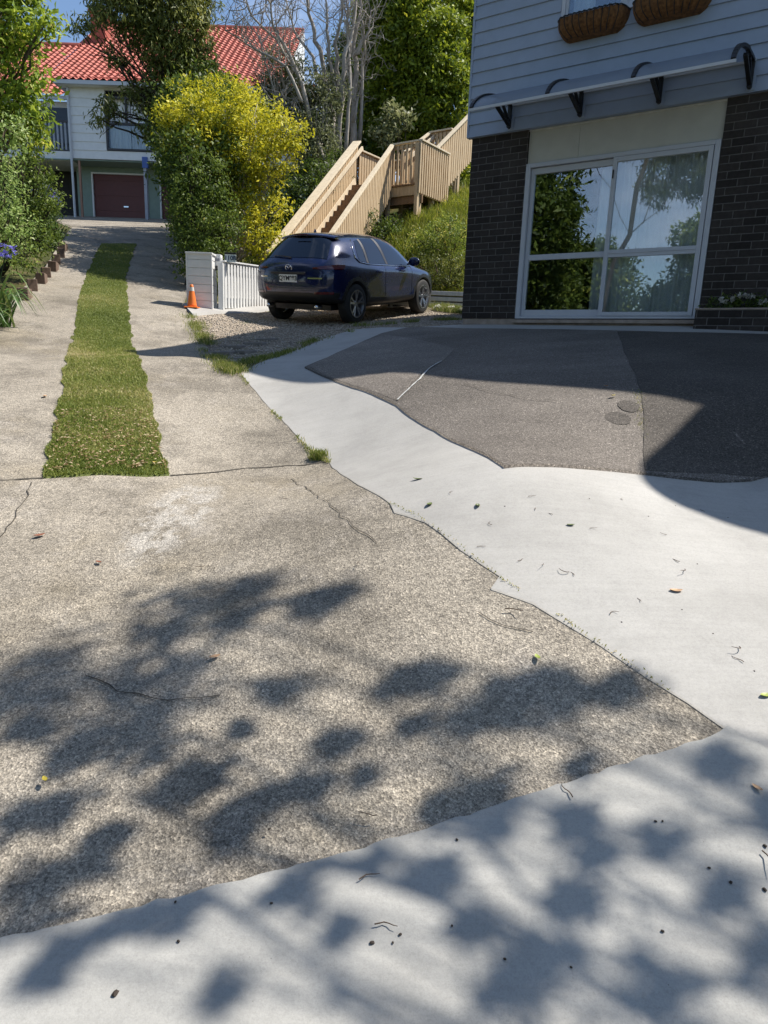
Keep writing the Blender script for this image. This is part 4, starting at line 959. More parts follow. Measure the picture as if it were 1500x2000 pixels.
def vget(c, l, sgn):
    x, y, z = COLS[c][l]; key = (c, l, 0 if y == 0 else sgn)
    if key not in vid: vid[key] = len(vs); vs.append((x, y * (sgn if y else 1), z))
    return vid[key]
fs = []
for sgn in (1, -1):
    for c in range(nc - 1):
        for l in range(nl - 1):
            q = [vget(c, l, sgn), vget(c + 1, l, sgn), vget(c + 1, l + 1, sgn), vget(c, l + 1, sgn)]
            fs.append(tuple(q if sgn < 0 else q[::-1]))
    # roof
rid = {}
for c in range(1, nc - 1):
    x, y, z = COLS[c][6]; rid[c] = len(vs); vs.append((x, 0, z + .028 * (y / .6)))
for sgn in (1, -1):
    for c in range(nc - 1):
        a, b_ = vget(c, 6, sgn), vget(c + 1, 6, sgn)
        ra, rb = (rid.get(c, None), rid.get(c + 1, None))
        q = [a, b_] + ([rb] if rb is not None else []) + ([ra] if ra is not None else [])
        fs.append(tuple(q if sgn < 0 else q[::-1]))
hull = MB(); hull.add(vs, fs); ho = hull.build('hull_tmp', M['car_paint'], smooth=True)
ss = ho.modifiers.new('s', 'SUBSURF'); ss.levels = ss.render_levels = 3
cut = MB()
for x in (-1.3275, 1.3275):
    for y0, y1 in ((.55, 1.1), (-1.1, -.55)):
        cut.lathe([(0, y0), (.385, y0), (.385, y1), (0, y1)], 40, axis='Y', c=(x, 0, .345))
co_ = cut.build('cut_tmp', M['car_paint'])
solid = eval_mesh(ho)
bvh = BVHTree.FromPolygons([v.co.copy() for v in solid.vertices], [tuple(p.vertices) for p in solid.polygons])
bo = ho.modifiers.new('b', 'BOOLEAN'); bo.object = co_; bo.operation = 'DIFFERENCE'; bo.solver = 'EXACT'
# close the hull below so the cut is clean
bm = bmesh.new(); bm.from_mesh(ho.data)
be = [e for e in bm.edges if e.is_boundary]
bmesh.ops.contextual_create(bm, geom=be); bm.to_mesh(ho.data); bm.free()
bme = eval_mesh(ho); bme.name = 'body'
for o in (ho, co_): bpy.data.objects.remove(o)
bme.materials.clear()
for k in ('car_paint', 'black_plastic'): bme.materials.append(M[k])
for p in bme.polygons:
    x, y, z = p.center; arch = min(math.hypot(x + 1.3275, z - .345), math.hypot(x - 1.3275, z - .345))
    low = .40 if -1.7 < x < 1.7 else .445
    if x < -1.85: low = .56
    p.material_index = 1 if (z < low or (abs(y) > .70 and arch < .455 and z < .85)) else 0
    p.use_smooth = True
body = bpy.data.objects.new('body', bme); COL.objects.link(body); body.parent = car
def cast(p, n, off=.004):
    o = Vector(p) + Vector(n) * .5; hit = bvh.ray_cast(o, -Vector(n), 1.2)
    return (hit[0] + hit[1] * off) if hit[0] else Vector(p)
def bil(q, s, t): a, b_, c, d = [Vector(k) for k in q]; return a.lerp(b_, s).lerp(d.lerp(c, s), t)
def patch(name, quad, n, mat, off=.005, ns=12, nt=8, parent=car, warp=None, smooth=True):
    rows = []
    for j in range(nt + 1):
        r = []
        for i in range(ns + 1):
            s, t = i / ns, j / nt
            if warp: s, t = warp(s, t)
            r.append(cast(bil(quad, s, t), n, off))
        rows.append(r)
    a, b_, c = Vector(rows[0][0]), Vector(rows[0][-1]), Vector(rows[-1][0])
    return MB().grid(rows, flip=((b_ - a).cross(c - a).dot(Vector(n)) < 0)).build(name, mat, parent, smooth=smooth)
def rear_warp(s, t):
    w = (s - .5) * 2; return .5 + .5 * w, t + (.06 * w * w) * (1 - t) - (.035 * w * w) * t
patch('rear_window', [(-1.97, .66, 1.10), (-1.97, -.66, 1.10), (-1.60, -.535, 1.435), (-1.60, .535, 1.435)], (-.75, 0, .66), M['car_glass'], .006, 22, 10, warp=rear_warp)
sp_ = MB(); rows = []
for j, (dx, dz) in enumerate(((.20, .006), (.04, -.002), (-.08, -.022), (-.105, -.044), (-.08, -.056), (.05, -.05))):
    r = []
    for i in range(21):
        w = (i / 20 - .5) * 2; y = w * .57; sag = w * w
        r.append((-1.58 + dx + sag * .14, y, 1.520 + dz - sag * .055))
    rows.append(r)
sp_.grid(rows, flip=True).build('spoiler', M['car_paint'], car, smooth=True)
MB().box(-1.745, -.14, 1.478, -1.73, .14, 1.492).build('brake_light', M['tail_red'], car)
for sgn in (1, -1):
    n = (0, sgn, .25)
    Wq = lambda *pts: [(x, y * sgn, z) for x, y, z in pts]
    patch('side_window', Wq((-.80, .84, 1.02), (-.20, .84, 1.0), (-.30, .64, 1.465), (-.74, .64, 1.455)), n, M['car_glass'], .004)
    patch('side_window', Wq((-.10, .84, .995), (.76, .83, .975), (.20, .64, 1.435), (-.18, .64, 1.468)), n, M['car_glass'], .004)
    patch('quarter_window', Wq((-1.16, .84, 1.07), (-.90, .84, 1.04), (-.84, .66, 1.43), (-1.02, .66, 1.40)), n, M['car_glass'], .004, warp=lambda s, t: (s + (1 - s) * .22 * (2 * t - 1) ** 2, t))
    tr = [cast((x, y * sgn, z), n, .007) for x, y, z in [(-1.05, .66, 1.43), (-1.17, .72, 1.30), (-1.22, .80, 1.12), (-1.14, .84, 1.045), (-.85, .84, 1.0), (-.30, .84, .98), (.30, .84, .962), (.80, .83, .95)]]
    m = MB().tube(tr, [.006, .011, .012, .010, .008, .007, .007, .006], 6)
    m.build('chrome_trim', M['chrome'], car, smooth=True)
    for q in (Wq((-.885, .84, 1.03), (-.815, .84, 1.02), (-.755, .66, 1.45), (-.825, .66, 1.44)), Wq((-.19, .84, 1.0), (-.11, .84, .995), (-.19, .64, 1.468), (-.285, .64, 1.468))):
        patch('pillar_cover', q, n, M['trim_grey'], .005, 3, 8)
    for x0, x1 in ((-.60, -.40), (.28, .48)):
        p0, p1 = cast((x0, .9 * sgn, .875), (0, sgn, 0), .02), cast((x1, .9 * sgn, .865), (0, sgn, 0), .02)
        MB().bar(p0, p1, .018, .028).build('door_handle', M['car_paint'], car, bevel=.008)
    seam = [[cast((x, .9 * sgn, z), (0, sgn, 0), .0015) for z in np.linspace(.42, .96, 10)] for x in (-.27, .80)]
    for sm_ in seam: MB().tube(sm_, .0035, 4).build('door_seam', M['ink'], car)
    mb = rock('mirror', (0, 0, 0), .085, 3, M['car_paint']); 
    for v in mb.data.vertices: pass
    bm = bmesh.new(); bmesh.ops.create_uvsphere(bm, u_segments=18, v_segments=12, radius=1)
    for v in bm.verts: v.co = Vector((v.co.x * (.075 if v.co.x > 0 else .045), v.co.y * .125, v.co.z * .085)); 
    bm.to_mesh(mb.data); bm.free()
    for p in mb.data.polygons: p.use_smooth = True
    mb.parent = car; mb.location = (.66, sgn * .985, 1.035); mb.rotation_euler = (0, 0, 0)
    MB().bar((.68, sgn * .84, .985), (.67, sgn * .93, 1.01), .07, .03).build('mirror_arm', M['black_plastic'], mb).matrix_parent_inverse = mb.matrix_basis.inverted()
    # lamps and reflectors
    patch('taillight', Wq((-1.80, .93, .93), (-2.10, .50, .905), (-2.12, .50, .985), (-1.74, .93, 1.0)), (-.72, sgn * .69, .05), M['tail_red'], .010, 16, 5, warp=lambda s, t: (s, .5 + (t - .5) * (1 - .75 * s ** 2.2)))
    patch('reflector', Wq((-2.0, .83, .53), (-2.12, .52, .53), (-2.12, .52, .565), (-2.0, .83, .575)), (-.9, sgn * .43, 0), M['tail_red'], .008, 6, 2)
    ex_ = MB().lathe([(0, -.03), (.03, -.03), (.038, .0), (.038, .12)], 14, axis='Y').build('exhaust_tip', M['chrome'], car, smooth=True)
    ex_.location = (-2.06, sgn * .52, .315); ex_.rotation_euler = (0, 0, math.radians(-90))
    # wheels
    for x in (-1.3275, 1.3275):
        w = MB(); R, Rr = .345, .235
        w.lathe([(Rr, .0), (.30, .0), (.328, .012), (R - .004, .035), (R, .06), (R, .16), (R - .006, .19), (.31, .21), (Rr, .21)], 40, axis='Y')
        wh = w.build('wheel', M['rubber'], car, smooth=True); wh.location = (x, sgn * .675 if sgn > 0 else sgn * .885, R)
        # outer face is at the high-y side for the left wheels, low-y side for the right wheels
        fy = .21 if sgn > 0 else .0; o = 1 if sgn > 0 else -1
        rm = MB(); rm.lathe([(Rr + .004, fy - .02 * o), (Rr + .002, fy + .004 * o), (Rr - .012, fy + .003 * o), (Rr - .02, fy - .03 * o), (Rr - .025, fy - .15 * o)], 36, axis='Y')
        for k in range(5):
            for da in (-.20, .20):
                a0, a1 = 2 * math.pi * k / 5 + .3, 2 * math.pi * k / 5 + .3 + da
                p0 = Vector((math.cos(a0) * .05, fy - .028 * o, math.sin(a0) * .05)); p1 = Vector((math.cos(a1) * (Rr - .01), fy - .006 * o, math.sin(a1) * (Rr - .01)))
                rm.bar(p0, p1, .035, .02, (0, 1, 0))
        rm.lathe([(0, fy - .018 * o), (.045, fy - .018 * o), (.06, fy - .04 * o)], 16, axis='Y')
        rm.build('rim', M['alloy'] , wh)
        MB().lathe([(0, fy - .10 * o), (.21, fy - .10 * o)], 24, axis='Y').build('brake_disc', M['dark_alloy'], wh)
MB().box(-1.75, -.60, .24, 1.9, .60, .33).build('underbody_light_block', M['black_plastic'], car)  # box added under the hollow body shell to block light
MB().box(-1.6, -.50, .34, -.6, .50, .9).build('dark_filler', M['room_dark'], car)  # dark box added inside the shell, keeps the hollow body unlit
# plate, badge, wiper, lower trim
pa = cast((-2.2, .0, .775), (-1, 0, 0), .006)
MB().box(pa.x - .004, -.185, .715, pa.x + .05, .185, .84).build('number_plate', M['plate_white'], car, bevel=.003)
npo = text_obj('plate_letters', 'QYM983', .104, M['ink'], Matrix.Translation((pa.x - .006, 0, .778)) @ Matrix.Rotation(-math.pi / 2, 4, 'Z') @ Matrix.Rotation(math.pi / 2, 4, 'X'), car, .001, bold=.003)
MB().box(pa.x - .012, -.36, .85, pa.x + .03, .36, .885).build('tailgate_trim', M['trim_grey'], car, bevel=.006)
em = tag(empty('emblem'), None); em.parent = car
pe = cast((-2.2, 0, .965), (-1, 0, .25), .010); em.location = pe; em.rotation_euler = (0, math.radians(-14), 0)
ring = [(0, .066 * math.cos(a), .052 * math.sin(a)) for a in np.linspace(0, 2 * math.pi, 33)]
m = MB().tube(ring, .0065, 6, cap=False)
m.tube([(-.002, -.060, .012), (-.002, -.040, .026), (-.002, -.02, .012), (-.002, 0, -.012), (-.002, .02, .012), (-.002, .040, .026), (-.002, .060, .012)], [.005, .007, .006, .006, .006, .007, .005], 6)
bpy.data.objects.remove(em); emb = m.build('emblem', M['chrome'], car, smooth=True); emb.location = pe; emb.rotation_euler = (0, math.radians(-14), 0)
wp0, wp1 = cast((-2.0, .02, 1.10), (-.75, 0, .66), .02), cast((-1.96, .42, 1.135), (-.75, 0, .66), .02)
MB().tube([wp0, (wp0 + wp1) / 2 + Vector((-.01, 0, .01)), wp1], [.014, .009, .006], 6).build('wiper', M['black_plastic'], car)
for y0, y1, z in ((.46, .62, .80), (-.40, -.66, .785)):
    p0, p1 = cast((-2.2, y0, z), (-1, 0, 0), .006), cast((-2.2, y1, z), (-1, 0, 0), .006)
    MB().bar(p0, p1, .006, .022).build('badge', M['chrome'], car)
an = MB().lathe([(0.02, 0), (.028, .0), (.012, .05), (0, .055)], 8).build('roof_antenna', M['car_paint'], car); an.location = (-1.30, 0, 1.53)

# ------------------------------------------------------------------ trees and shrubs
def leaf_cloud(rng, cen, rad, n_clump, per, leaf, clump_r, shell=.55, squash=1.0, tint0=.45, droop=0.0, aspect=.42, lift=0.0):
    """leaves gathered in clumps through one ellipsoid; returns co, faces, tint"""
    d = rng.normal(size=(n_clump, 3)); d /= np.linalg.norm(d, axis=1)[:, None]
    r = rng.random(n_clump) ** (1 / 3) * (1 - shell) + shell * rng.uniform(.75, 1.05, n_clump)
    c = d * r[:, None] * np.array([rad, rad, rad * squash]) + np.array(cen)
    ct = rng.normal(tint0, .13, n_clump)
    N = n_clump * per
    p = np.repeat(c, per, 0) + rng.normal(0, clump_r * .5, (N, 3)) * np.array([1, 1, .75])
    out = np.repeat(d, per, 0)
    ax = rng.normal(size=(N, 3)) + out * .7; ax[:, 2] -= droop; ax /= np.linalg.norm(ax, axis=1)[:, None]
    nn = rng.normal(size=(N, 3)) * .8 + out * .5 + np.array([.35, .1, .8]); nn -= ax * (nn * ax).sum(1)[:, None]; nn /= np.linalg.norm(nn, axis=1)[:, None] + 1e-9
    sd = np.cross(ax, nn); L = leaf * rng.uniform(.6, 1.35, N)[:, None]; W = L * aspect
    co = np.stack([p - ax * L * .5, p + sd * W * .5 + nn * L * .06, p + ax * L * .5 - nn * L * .1, p - sd * W * .5 + nn * L * .06], 1).reshape(-1, 3)
    f = np.arange(N)[:, None] * 4 + np.arange(4)[None, :]
    t = np.clip(np.repeat(ct, per) + rng.normal(0, .16, N), 0, 1)
    return co, f, np.repeat(t, 4)
def crown(name, mat, blobs, rng, parent, dens=1.0, leaf=.09, clump=.22, per=26, **kw):
    co, fa, ti, n0 = [], [], [], 0
    for b_ in blobs:
        c, r = np.array(b_[0]), b_[1]
        k = max(5, int(dens * 24 * (r / .45) ** 2.1))
        a, f, t = leaf_cloud(rng, c, r, k, per, leaf, clump, **kw)
        co.append(a); fa.append(f + n0); ti.append(t); n0 += len(a)
    co = np.concatenate(co); base = np.array(parent.location) if parent else 0
    return raw_mesh(name, co - base, np.concatenate(fa), mat, np.concatenate(ti), parent)
def pxb(lst): 
    out = []
    for u, v, r, Y in lst:
        q = P(u, v, Y); out.append(((q.x, q.y, q.z), r * Y * .90 / FPX))
    return out
def limb(m, rng, a, b_, r0, r1, wob=.12, n=7, sides=7):
    a, b_ = Vector(a), Vector(b_); L = (b_ - a).length; pts, rs = [], []
    for i in range(n + 1):
        t = i / n; q = a.lerp(b_, t)
        if 0 < i < n: q += Vector(rng.normal(0, wob * L / n, 3))
        pts.append(q); rs.append(r0 + (r1 - r0) * t ** .8)
    m.tube(pts, rs, sides); return pts
def tree(name, label, cat, base, blobs, leafmat, bark, seed, trunk_r=.12, group=None, fork=.45, limb_r=.4, crown_name='crown', **kw):
    rng = np.random.default_rng(seed); o = tag(empty(name, base), label, cat, group)
    cs = np.array([b_[0] for b_ in blobs]); rs = np.array([b_[1] for b_ in blobs]); mid = (cs * rs[:, None]).sum(0) / rs.sum()
    m = MB(); B = Vector((0, 0, -.15)); top = Vector(mid) - Vector(base); fk = B.lerp(top, fork)
    pts = limb(m, rng, B, fk, trunk_r, trunk_r * .75, .10)
    for c in cs:
        e = Vector(c) - Vector(base); limb(m, rng, pts[-1 - int(rng.integers(0, 3))], e, trunk_r * limb_r * rng.uniform(.6, 1.1), .012, .16, 6, 6)
        for _ in range(2):
            s = fk.lerp(e, rng.uniform(.45, .85)); limb(m, rng, s, e + Vector(rng.normal(0, .35, 3)) * (rs.mean() / .8), .018, .006, .15, 4, 5)
    m.build('trunk', bark, o, smooth=True)
    crown(crown_name, leafmat, blobs, rng, o, **kw)
    return o
def gnd(x, y, dz=0.0): return (x, y, h1(x, y) + dz)
# left edge of the drive
tree('leafy_tree', 'tall bright green leafy tree at the left edge of the photo', 'tree', gnd(-8.2, 12.6),
     pxb([(5, 20, 70, 12.6), (62, 42, 42, 12.4), (20, 120, 62, 12.6), (88, 48, 16, 12.2), (15, 215, 58, 12.6), (58, 175, 36, 12.4), (45, 255, 40, 12.5), (75, 225, 20, 12.3), (-60, 60, 90, 13), (-70, 200, 80, 13), (40, -60, 60, 12.6), (-30, -70, 80, 12.8),]),
     M['leaf_bright'], M['bark_brown'], 11, .14, dens=1.25, leaf=.115, clump=.24, per=22, droop=.35, tint0=.52)
tree('variegated_shrub', 'tall pale variegated shrub at the left photo edge, beside the blue flowers', 'shrub', gnd(-6.75, 11.4),
     pxb([(12, 250, 36, 11.4), (18, 310, 36, 11.3), (10, 370, 40, 11.2), (16, 430, 42, 11.1), (45, 440, 24, 11.2), (8, 480, 34, 11.0), (-45, 340, 60, 11.5), (-40, 440, 55, 11.4)]),
     M['leaf_variegated'], M['bark_brown'], 12, .05, dens=1.7, leaf=.06, clump=.16, per=30, tint0=.55)
tree('climber_column', 'tall dark green column of climbing leaves at the left side of the drive', 'shrub', gnd(-7.55, 13.6),
     pxb([(66, 285, 32, 13.6), (78, 330, 34, 13.5), (84, 380, 34, 13.5), (84, 425, 36, 13.5), (72, 470, 34, 13.4), (48, 300, 30, 13.8), (55, 380, 34, 13.8), (58, 440, 36, 13.6), (100, 450, 20, 13.6), (98, 405, 18, 13.6), (60, 500, 22, 12.6), (80, 482, 20, 13.2), (42, 515, 20, 12.1), (102, 462, 16, 14.2), (30, 500, 24, 12.2)]),
     M['leaf_green'], M['bark_dark'], 13, .07, dens=1.7, leaf=.065, clump=.17, per=30, tint0=.36)
tree('background_shrub', 'dark shrub at the top left of the drive, in front of the white house balcony', 'shrub', gnd(-13.2, 24.5),
     pxb([(70, 400, 26, 23), (92, 440, 20, 23), (60, 360, 26, 23.5), (98, 410, 14, 23), (45, 420, 30, 24)]), M['leaf_dark'], M['bark_dark'], 14, .05, dens=1.6, leaf=.09, per=24)
# agapanthus : strappy leaves with blue flower heads
HEAD = P(12, 492, 9.5) - Vector(gnd(-5.35, 9.45, .02))
def agapanthus(base, n, lmax, heads, label, seed, group='agapanthus clumps', headr=.075, extra=()):
    rng = np.random.default_rng(seed); o = tag(empty('agapanthus', base), label, 'plant', group)
    co, fa, ti = [], [], []
    def strap(p0, az, L, w, arch, t0):
        n0 = sum(len(c) for c in co); pts = []
        for i in range(9):
            s = i / 8; out = L * (s * .75 if arch > .6 else s * .6); z = L * (math.sin(min(s * (1 + arch), 1.9) * 1.45) * .55)
            c = np.array([p0[0] + math.cos(az) * out, p0[1] + math.sin(az) * out, p0[2] + z]); wv = w * (1 - s ** 3) * .5 + .001
            sd = np.array([-math.sin(az), math.cos(az), .15]) * wv; pts += [c - sd, c + sd]
        co.append(np.array(pts)); fa.append(np.array([(2 * i, 2 * i + 1, 2 * i + 3, 2 * i + 2) for i in range(8)]) + n0); ti.append(np.full(18, t0))
    for k in range(n):
        az = rng.uniform(0, 6.283); strap(rng.normal(0, .10, 3) * [1, 1, 0], az, lmax * rng.uniform(.45, 1.05), .028 * rng.uniform(.7, 1.2), rng.uniform(.2, 1.0), np.clip(rng.normal(.5, .25), 0, 1))
    for az, L, ar in extra: strap((0, 0, 0), az, L, .035, ar, .75)
    raw_mesh('strap_leaves', np.concatenate(co), np.concatenate(fa), M['strap_leaf'], np.concatenate(ti), o, smooth=True)
    for hx_, hy_, hz_ in heads:
        m = MB().tube([(0, 0, 0), (hx_ * .5, hy_ * .5, hz_ * .6), (hx_, hy_, hz_)], [.009, .008, .007], 6)
        m.build('flower_stem', M['strap_leaf'], o)
        c, f, t = leaf_cloud(rng, (hx_, hy_, hz_ + .02), headr, 40, 5, .035, .03, shell=.8, squash=.8, tint0=.5, aspect=.5)
        raw_mesh('flower_head', c, f, M['flower_blue'], t, o)
    return o
agapanthus(gnd(-5.35, 9.45, .02), 110, .95, [tuple(HEAD), (-.62, .4, .82)], 'strappy agapanthus with a blue flower head at the left photo edge beside the drive', 31, headr=.12, extra=[(-.55, 1.25, .75), (-.9, .8, .8), (-.2, .7, .9)])
agapanthus(gnd(-5.05, 8.45, .02), 100, .8, [], 'low strappy green clump without flowers at the left photo edge, nearest the camera', 32)
agapanthus(gnd(-11.6, 24.2, .02), 60, .9, [(.0, .1, 1.15), (.18, .0, .95), (-.35, .1, .95), (.3, .1, .75)], 'far agapanthus with lilac flowers at the top of the drive before the white house', 33, headr=.17)
agapanthus(gnd(-8.25, 17.3, .02), 90, .85, [], 'dark strappy clump without flowers at the upper end of the edging blocks', 34)
# the dark overhanging tree, centre left
tree('weeping_tree', 'tall dark olive tree with drooping branches hanging over the drive before the white house', 'tree', gnd(-5.0, 20.4),
     pxb([(340, 40, 62, 20), (285, 30, 46, 19.6), (375, 75, 40, 20.2), (235, 22, 34, 19.2), (205, 12, 26, 19), (395, 20, 30, 20.4), (330, 110, 46, 20), (300, 92, 34, 19.6), (365, 140, 34, 20.2), (310, 165, 30, 19.8), (345, 185, 26, 20), (250, 72, 24, 19.4), (222, 108, 16, 19.2), (238, 125, 14, 19.2), (170, 42, 15, 18.8), (188, 34, 15, 18.9), (152, 54, 8, 18.7),
          (282, 195, 24, 19.6), (255, 190, 15, 19.4), (290, 235, 22, 19.6), (300, 265, 20, 19.7), (205, 208, 17, 19), (195, 232, 14, 19), (222, 215, 13, 19.1), (310, 215, 20, 19.8), (340, -40, 70, 20.2), (260, -40, 60, 19.6), (385, 105, 22, 20.4)]),
     M['leaf_olive'], M['bark_dark'], 41, .17, dens=1.35, leaf=.15, clump=.26, per=26, droop=.9, aspect=.24, tint0=.70, fork=.6)
tree('golden_shrub', 'large yellow leaved shrub behind the white fence, left of the timber stair', 'shrub', gnd(-3.6, 16.6),
     pxb([(372, 215, 58, 16.6), (440, 215, 60, 16.5), (500, 225, 52, 16.4), (545, 250, 40, 16.3), (350, 270, 46, 16.5), (420, 285, 62, 16.3), (490, 290, 60, 16.2), (545, 305, 42, 16.2), (585, 245, 22, 16.4), (575, 290, 22, 16.3), (325, 225, 22, 16.6), (470, 345, 46, 16.1), (525, 350, 36, 16.1), (380, 330, 40, 16.4), (480, 410, 36, 16.0), (520, 420, 34, 15.9), (548, 405, 20, 15.9), (400, 250, 60, 17.8), (480, 250, 60, 17.8), (440, 320, 60, 17.6), (380, 300, 50, 17.6), (505, 470, 32, 15.7), (535, 470, 22, 15.6), (480, 455, 30, 15.8), (515, 500, 22, 15.6)]),
     M['leaf_yellow'], M['bark_grey'], 42, .07, dens=1.35, leaf=.085, clump=.20, per=24, tint0=.55, fork=.35)
tree('green_shrub', 'dense dark green shrub behind the white pillar, left of the golden shrub', 'shrub', gnd(-4.35, 15.0),
     pxb([(385, 320, 34, 15.3), (410, 345, 40, 15.2), (375, 375, 40, 15.1), (420, 400, 46, 15.0), (375, 430, 42, 14.9), (415, 455, 46, 14.8), (378, 480, 36, 14.7), (425, 492, 32, 14.6), (352, 455, 24, 14.8), (348, 400, 22, 15.0), (362, 510, 24, 14.5), (450, 440, 26, 14.9), (400, 400, 46, 16.2), (380, 450, 46, 16.0), (420, 350, 40, 16.4), (352, 495, 20, 14.6), (395, 500, 30, 14.5)]),
     M['leaf_green'], M['bark_dark'], 43, .06, dens=1.5, leaf=.07, clump=.18, per=28, tint0=.34)
tree('shade_shrub', 'dark shrub added out of sight behind the golden shrub to shade the drive', 'shrub', gnd(-5.0, 21.5), [((-5.3, 19.4, h1(-5.3, 19.4) + 2.0), 1.0), ((-5.2, 20.6, h1(-5.2, 20.6) + 2.3), 1.1), ((-5.6, 22.0, h1(-5.6, 22) + 2.3), 1.1), ((-6.3, 23.6, h1(-6.3, 23.6) + 2.2), 1.1), ((-4.6, 18.6, h1(-4.6, 18.6) + 1.6), .9), ((-5.3, 20.5, h1(-5.3, 20.5) + .9), 1.0), ((-5.9, 22.8, h1(-5.9, 22.8) + .9), 1.0), ((-4.3, 21.5, h1(-4.3, 21.5) + 3.0), 1.0), ((-4.4, 17.2, h1(-4.4, 17.2) + 2.6), 1.1), ((-4.2, 16.2, h1(-4.2, 16.2) + 2.3), 1.0), ((-5.0, 18.8, h1(-5, 18.8) + 3.1), 1.2), ((-5.4, 20.5, h1(-5.4, 20.5) + 3.7), 1.2), ((-6.0, 22.5, h1(-6, 22.5) + 3.6), 1.3), ((-6.9, 24.8, h1(-6.9, 24.8) + 2.6), 1.3)], M['leaf_dark'], M['bark_dark'], 44, .08, dens=1.1, leaf=.12, clump=.26, per=26)  # hidden shrub put in as a shadow caster for the upper drive
# bare grey trees
def bare_tree(label, paths, Y, seed, tw=60, spread=1.0):
    rng = np.random.default_rng(seed); q0 = P(*paths[0][0], Y); base = gnd(q0.x, Y); o = tag(empty('bare_tree', base), label, 'tree', 'bare grey trees')
    m = MB(); tips = []
    for k, (path, r0) in enumerate([(p[:], None) if not isinstance(p[-1], float) else (p[:-1], p[-1]) for p in paths]):
        r0 = r0 or .075; pts = [P(u, v, Y + .35 * math.sin(k * 2.1 + i * .5)) - Vector(base) for i, (u, v) in enumerate(path)]
        if k == 0: pts = [Vector((0, 0, -.2))] + pts
        fine = []
        for a, c in zip(pts[:-1], pts[1:]):
            for t in (0, .33, .66): fine.append(a.lerp(c, t) + Vector(rng.normal(0, .025, 3)))
        fine.append(pts[-1]); n = len(fine)
        m.tube(fine, [max(.012, r0 * (1 - .8 * i / n)) for i in range(n)], 7); tips.append((fine, r0))
    m.build('trunk', M['bark_grey'], o, smooth=True)
    t_ = MB()
    for fine, r0 in tips:
        for _ in range(int(tw / len(tips))):
            i = int(rng.integers(len(fine) // 3, len(fine))); a = fine[i]; d = Vector(rng.normal(0, .5, 3)) + Vector((0, 0, .9)); L = rng.uniform(.5, 1.6) * spread
            e = a + d.normalized() * L; pts = limb(t_, rng, a, e, .018, .004, .25, 5, 4)
            for _ in range(3):
                b_ = pts[int(rng.integers(1, len(pts)))]; limb(t_, rng, b_, b_ + (Vector(rng.normal(0, .6, 3)) + Vector((0, 0, .5))).normalized() * rng.uniform(.25, .7) * spread, .008, .003, .25, 4, 4)
    t_.build('twigs', M['bark_grey'], o); return o
bare_tree('bare grey tree with several upright trunks, just left of the stair top', [[(652, 300), (650, 220), (640, 190), (630, 120), (612, 60), (600, 5), (590, -60), .12], [(648, 220), (662, 150), (655, 90), (668, 30), (672, -50), .08], [(655, 290), (668, 200), (672, 110), (690, 60), (700, -30), .10], [(640, 190), (610, 110), (575, 60), (560, 0), .06], [(660, 300), (658, 200), (646, 130), (640, 60), (632, -20), .08], [(672, 300), (684, 210), (682, 140), (676, 60), (680, -30), .07]], 22.5, 51, 80, 1.1)
bare_tree('bare grey tree with pale crossing limbs, closest to the dense dark tree', [[(688, 290), (692, 210), (696, 140), (690, 90), (700, 40), (705, -40), .13], [(693, 200), (680, 120), (684, 70), (672, 10), .07], [(696, 110), (710, 80), (722, 60), (724, 30), .06], [(690, 240), (702, 180), (712, 150), .05], [(700, 285), (706, 210), (704, 150), (712, 100), (708, 40), .07]], 23.0, 52, 50, 1.0)
bare_tree('thin bare grey tree leaning left over the golden shrub', [[(640, 330), (622, 280), (596, 220), (560, 190), (528, 180), .07], [(610, 250), (590, 170), (565, 110), (535, 50), (520, -10), .07], [(590, 200), (560, 130), (500, 95), (440, 60), .05], [(575, 140), (545, 80), (490, 30), (470, -20), .045], [(600, 330), (560, 260), (545, 200), (520, 120), (505, 70), .05]], 21.2, 53, 110, 1.2)
tree('grey_shrub', 'loose grey green shrub between the golden shrub and the bare trees', 'shrub', gnd(-2.4, 21.6),
     pxb([(545, 140, 40, 22), (590, 165, 46, 22), (620, 215, 44, 21.8), (590, 260, 40, 21.6), (630, 280, 36, 21.4), (560, 200, 36, 22), (650, 180, 30, 22), (520, 165, 24, 22), (610, 330, 38, 21.2)]), M['leaf_grey'], M['bark_grey'], 54, .06, dens=1.5, leaf=.10, clump=.25, per=22, tint0=.4)
tree('undergrowth_shrub', 'dark green undergrowth shrub in the shade left of the stair', 'shrub', gnd(-2.6, 19.2),
     pxb([(560, 370, 40, 19.4), (600, 390, 44, 19.2), (575, 430, 40, 19), (620, 350, 36, 19.6), (545, 410, 30, 19), (600, 440, 34, 18.8), (650, 330, 30, 20.4), (545, 460, 30, 18.6)]), M['leaf_dark'], M['bark_dark'], 55, .05, dens=1.3, leaf=.10, clump=.22, per=24, tint0=.36)
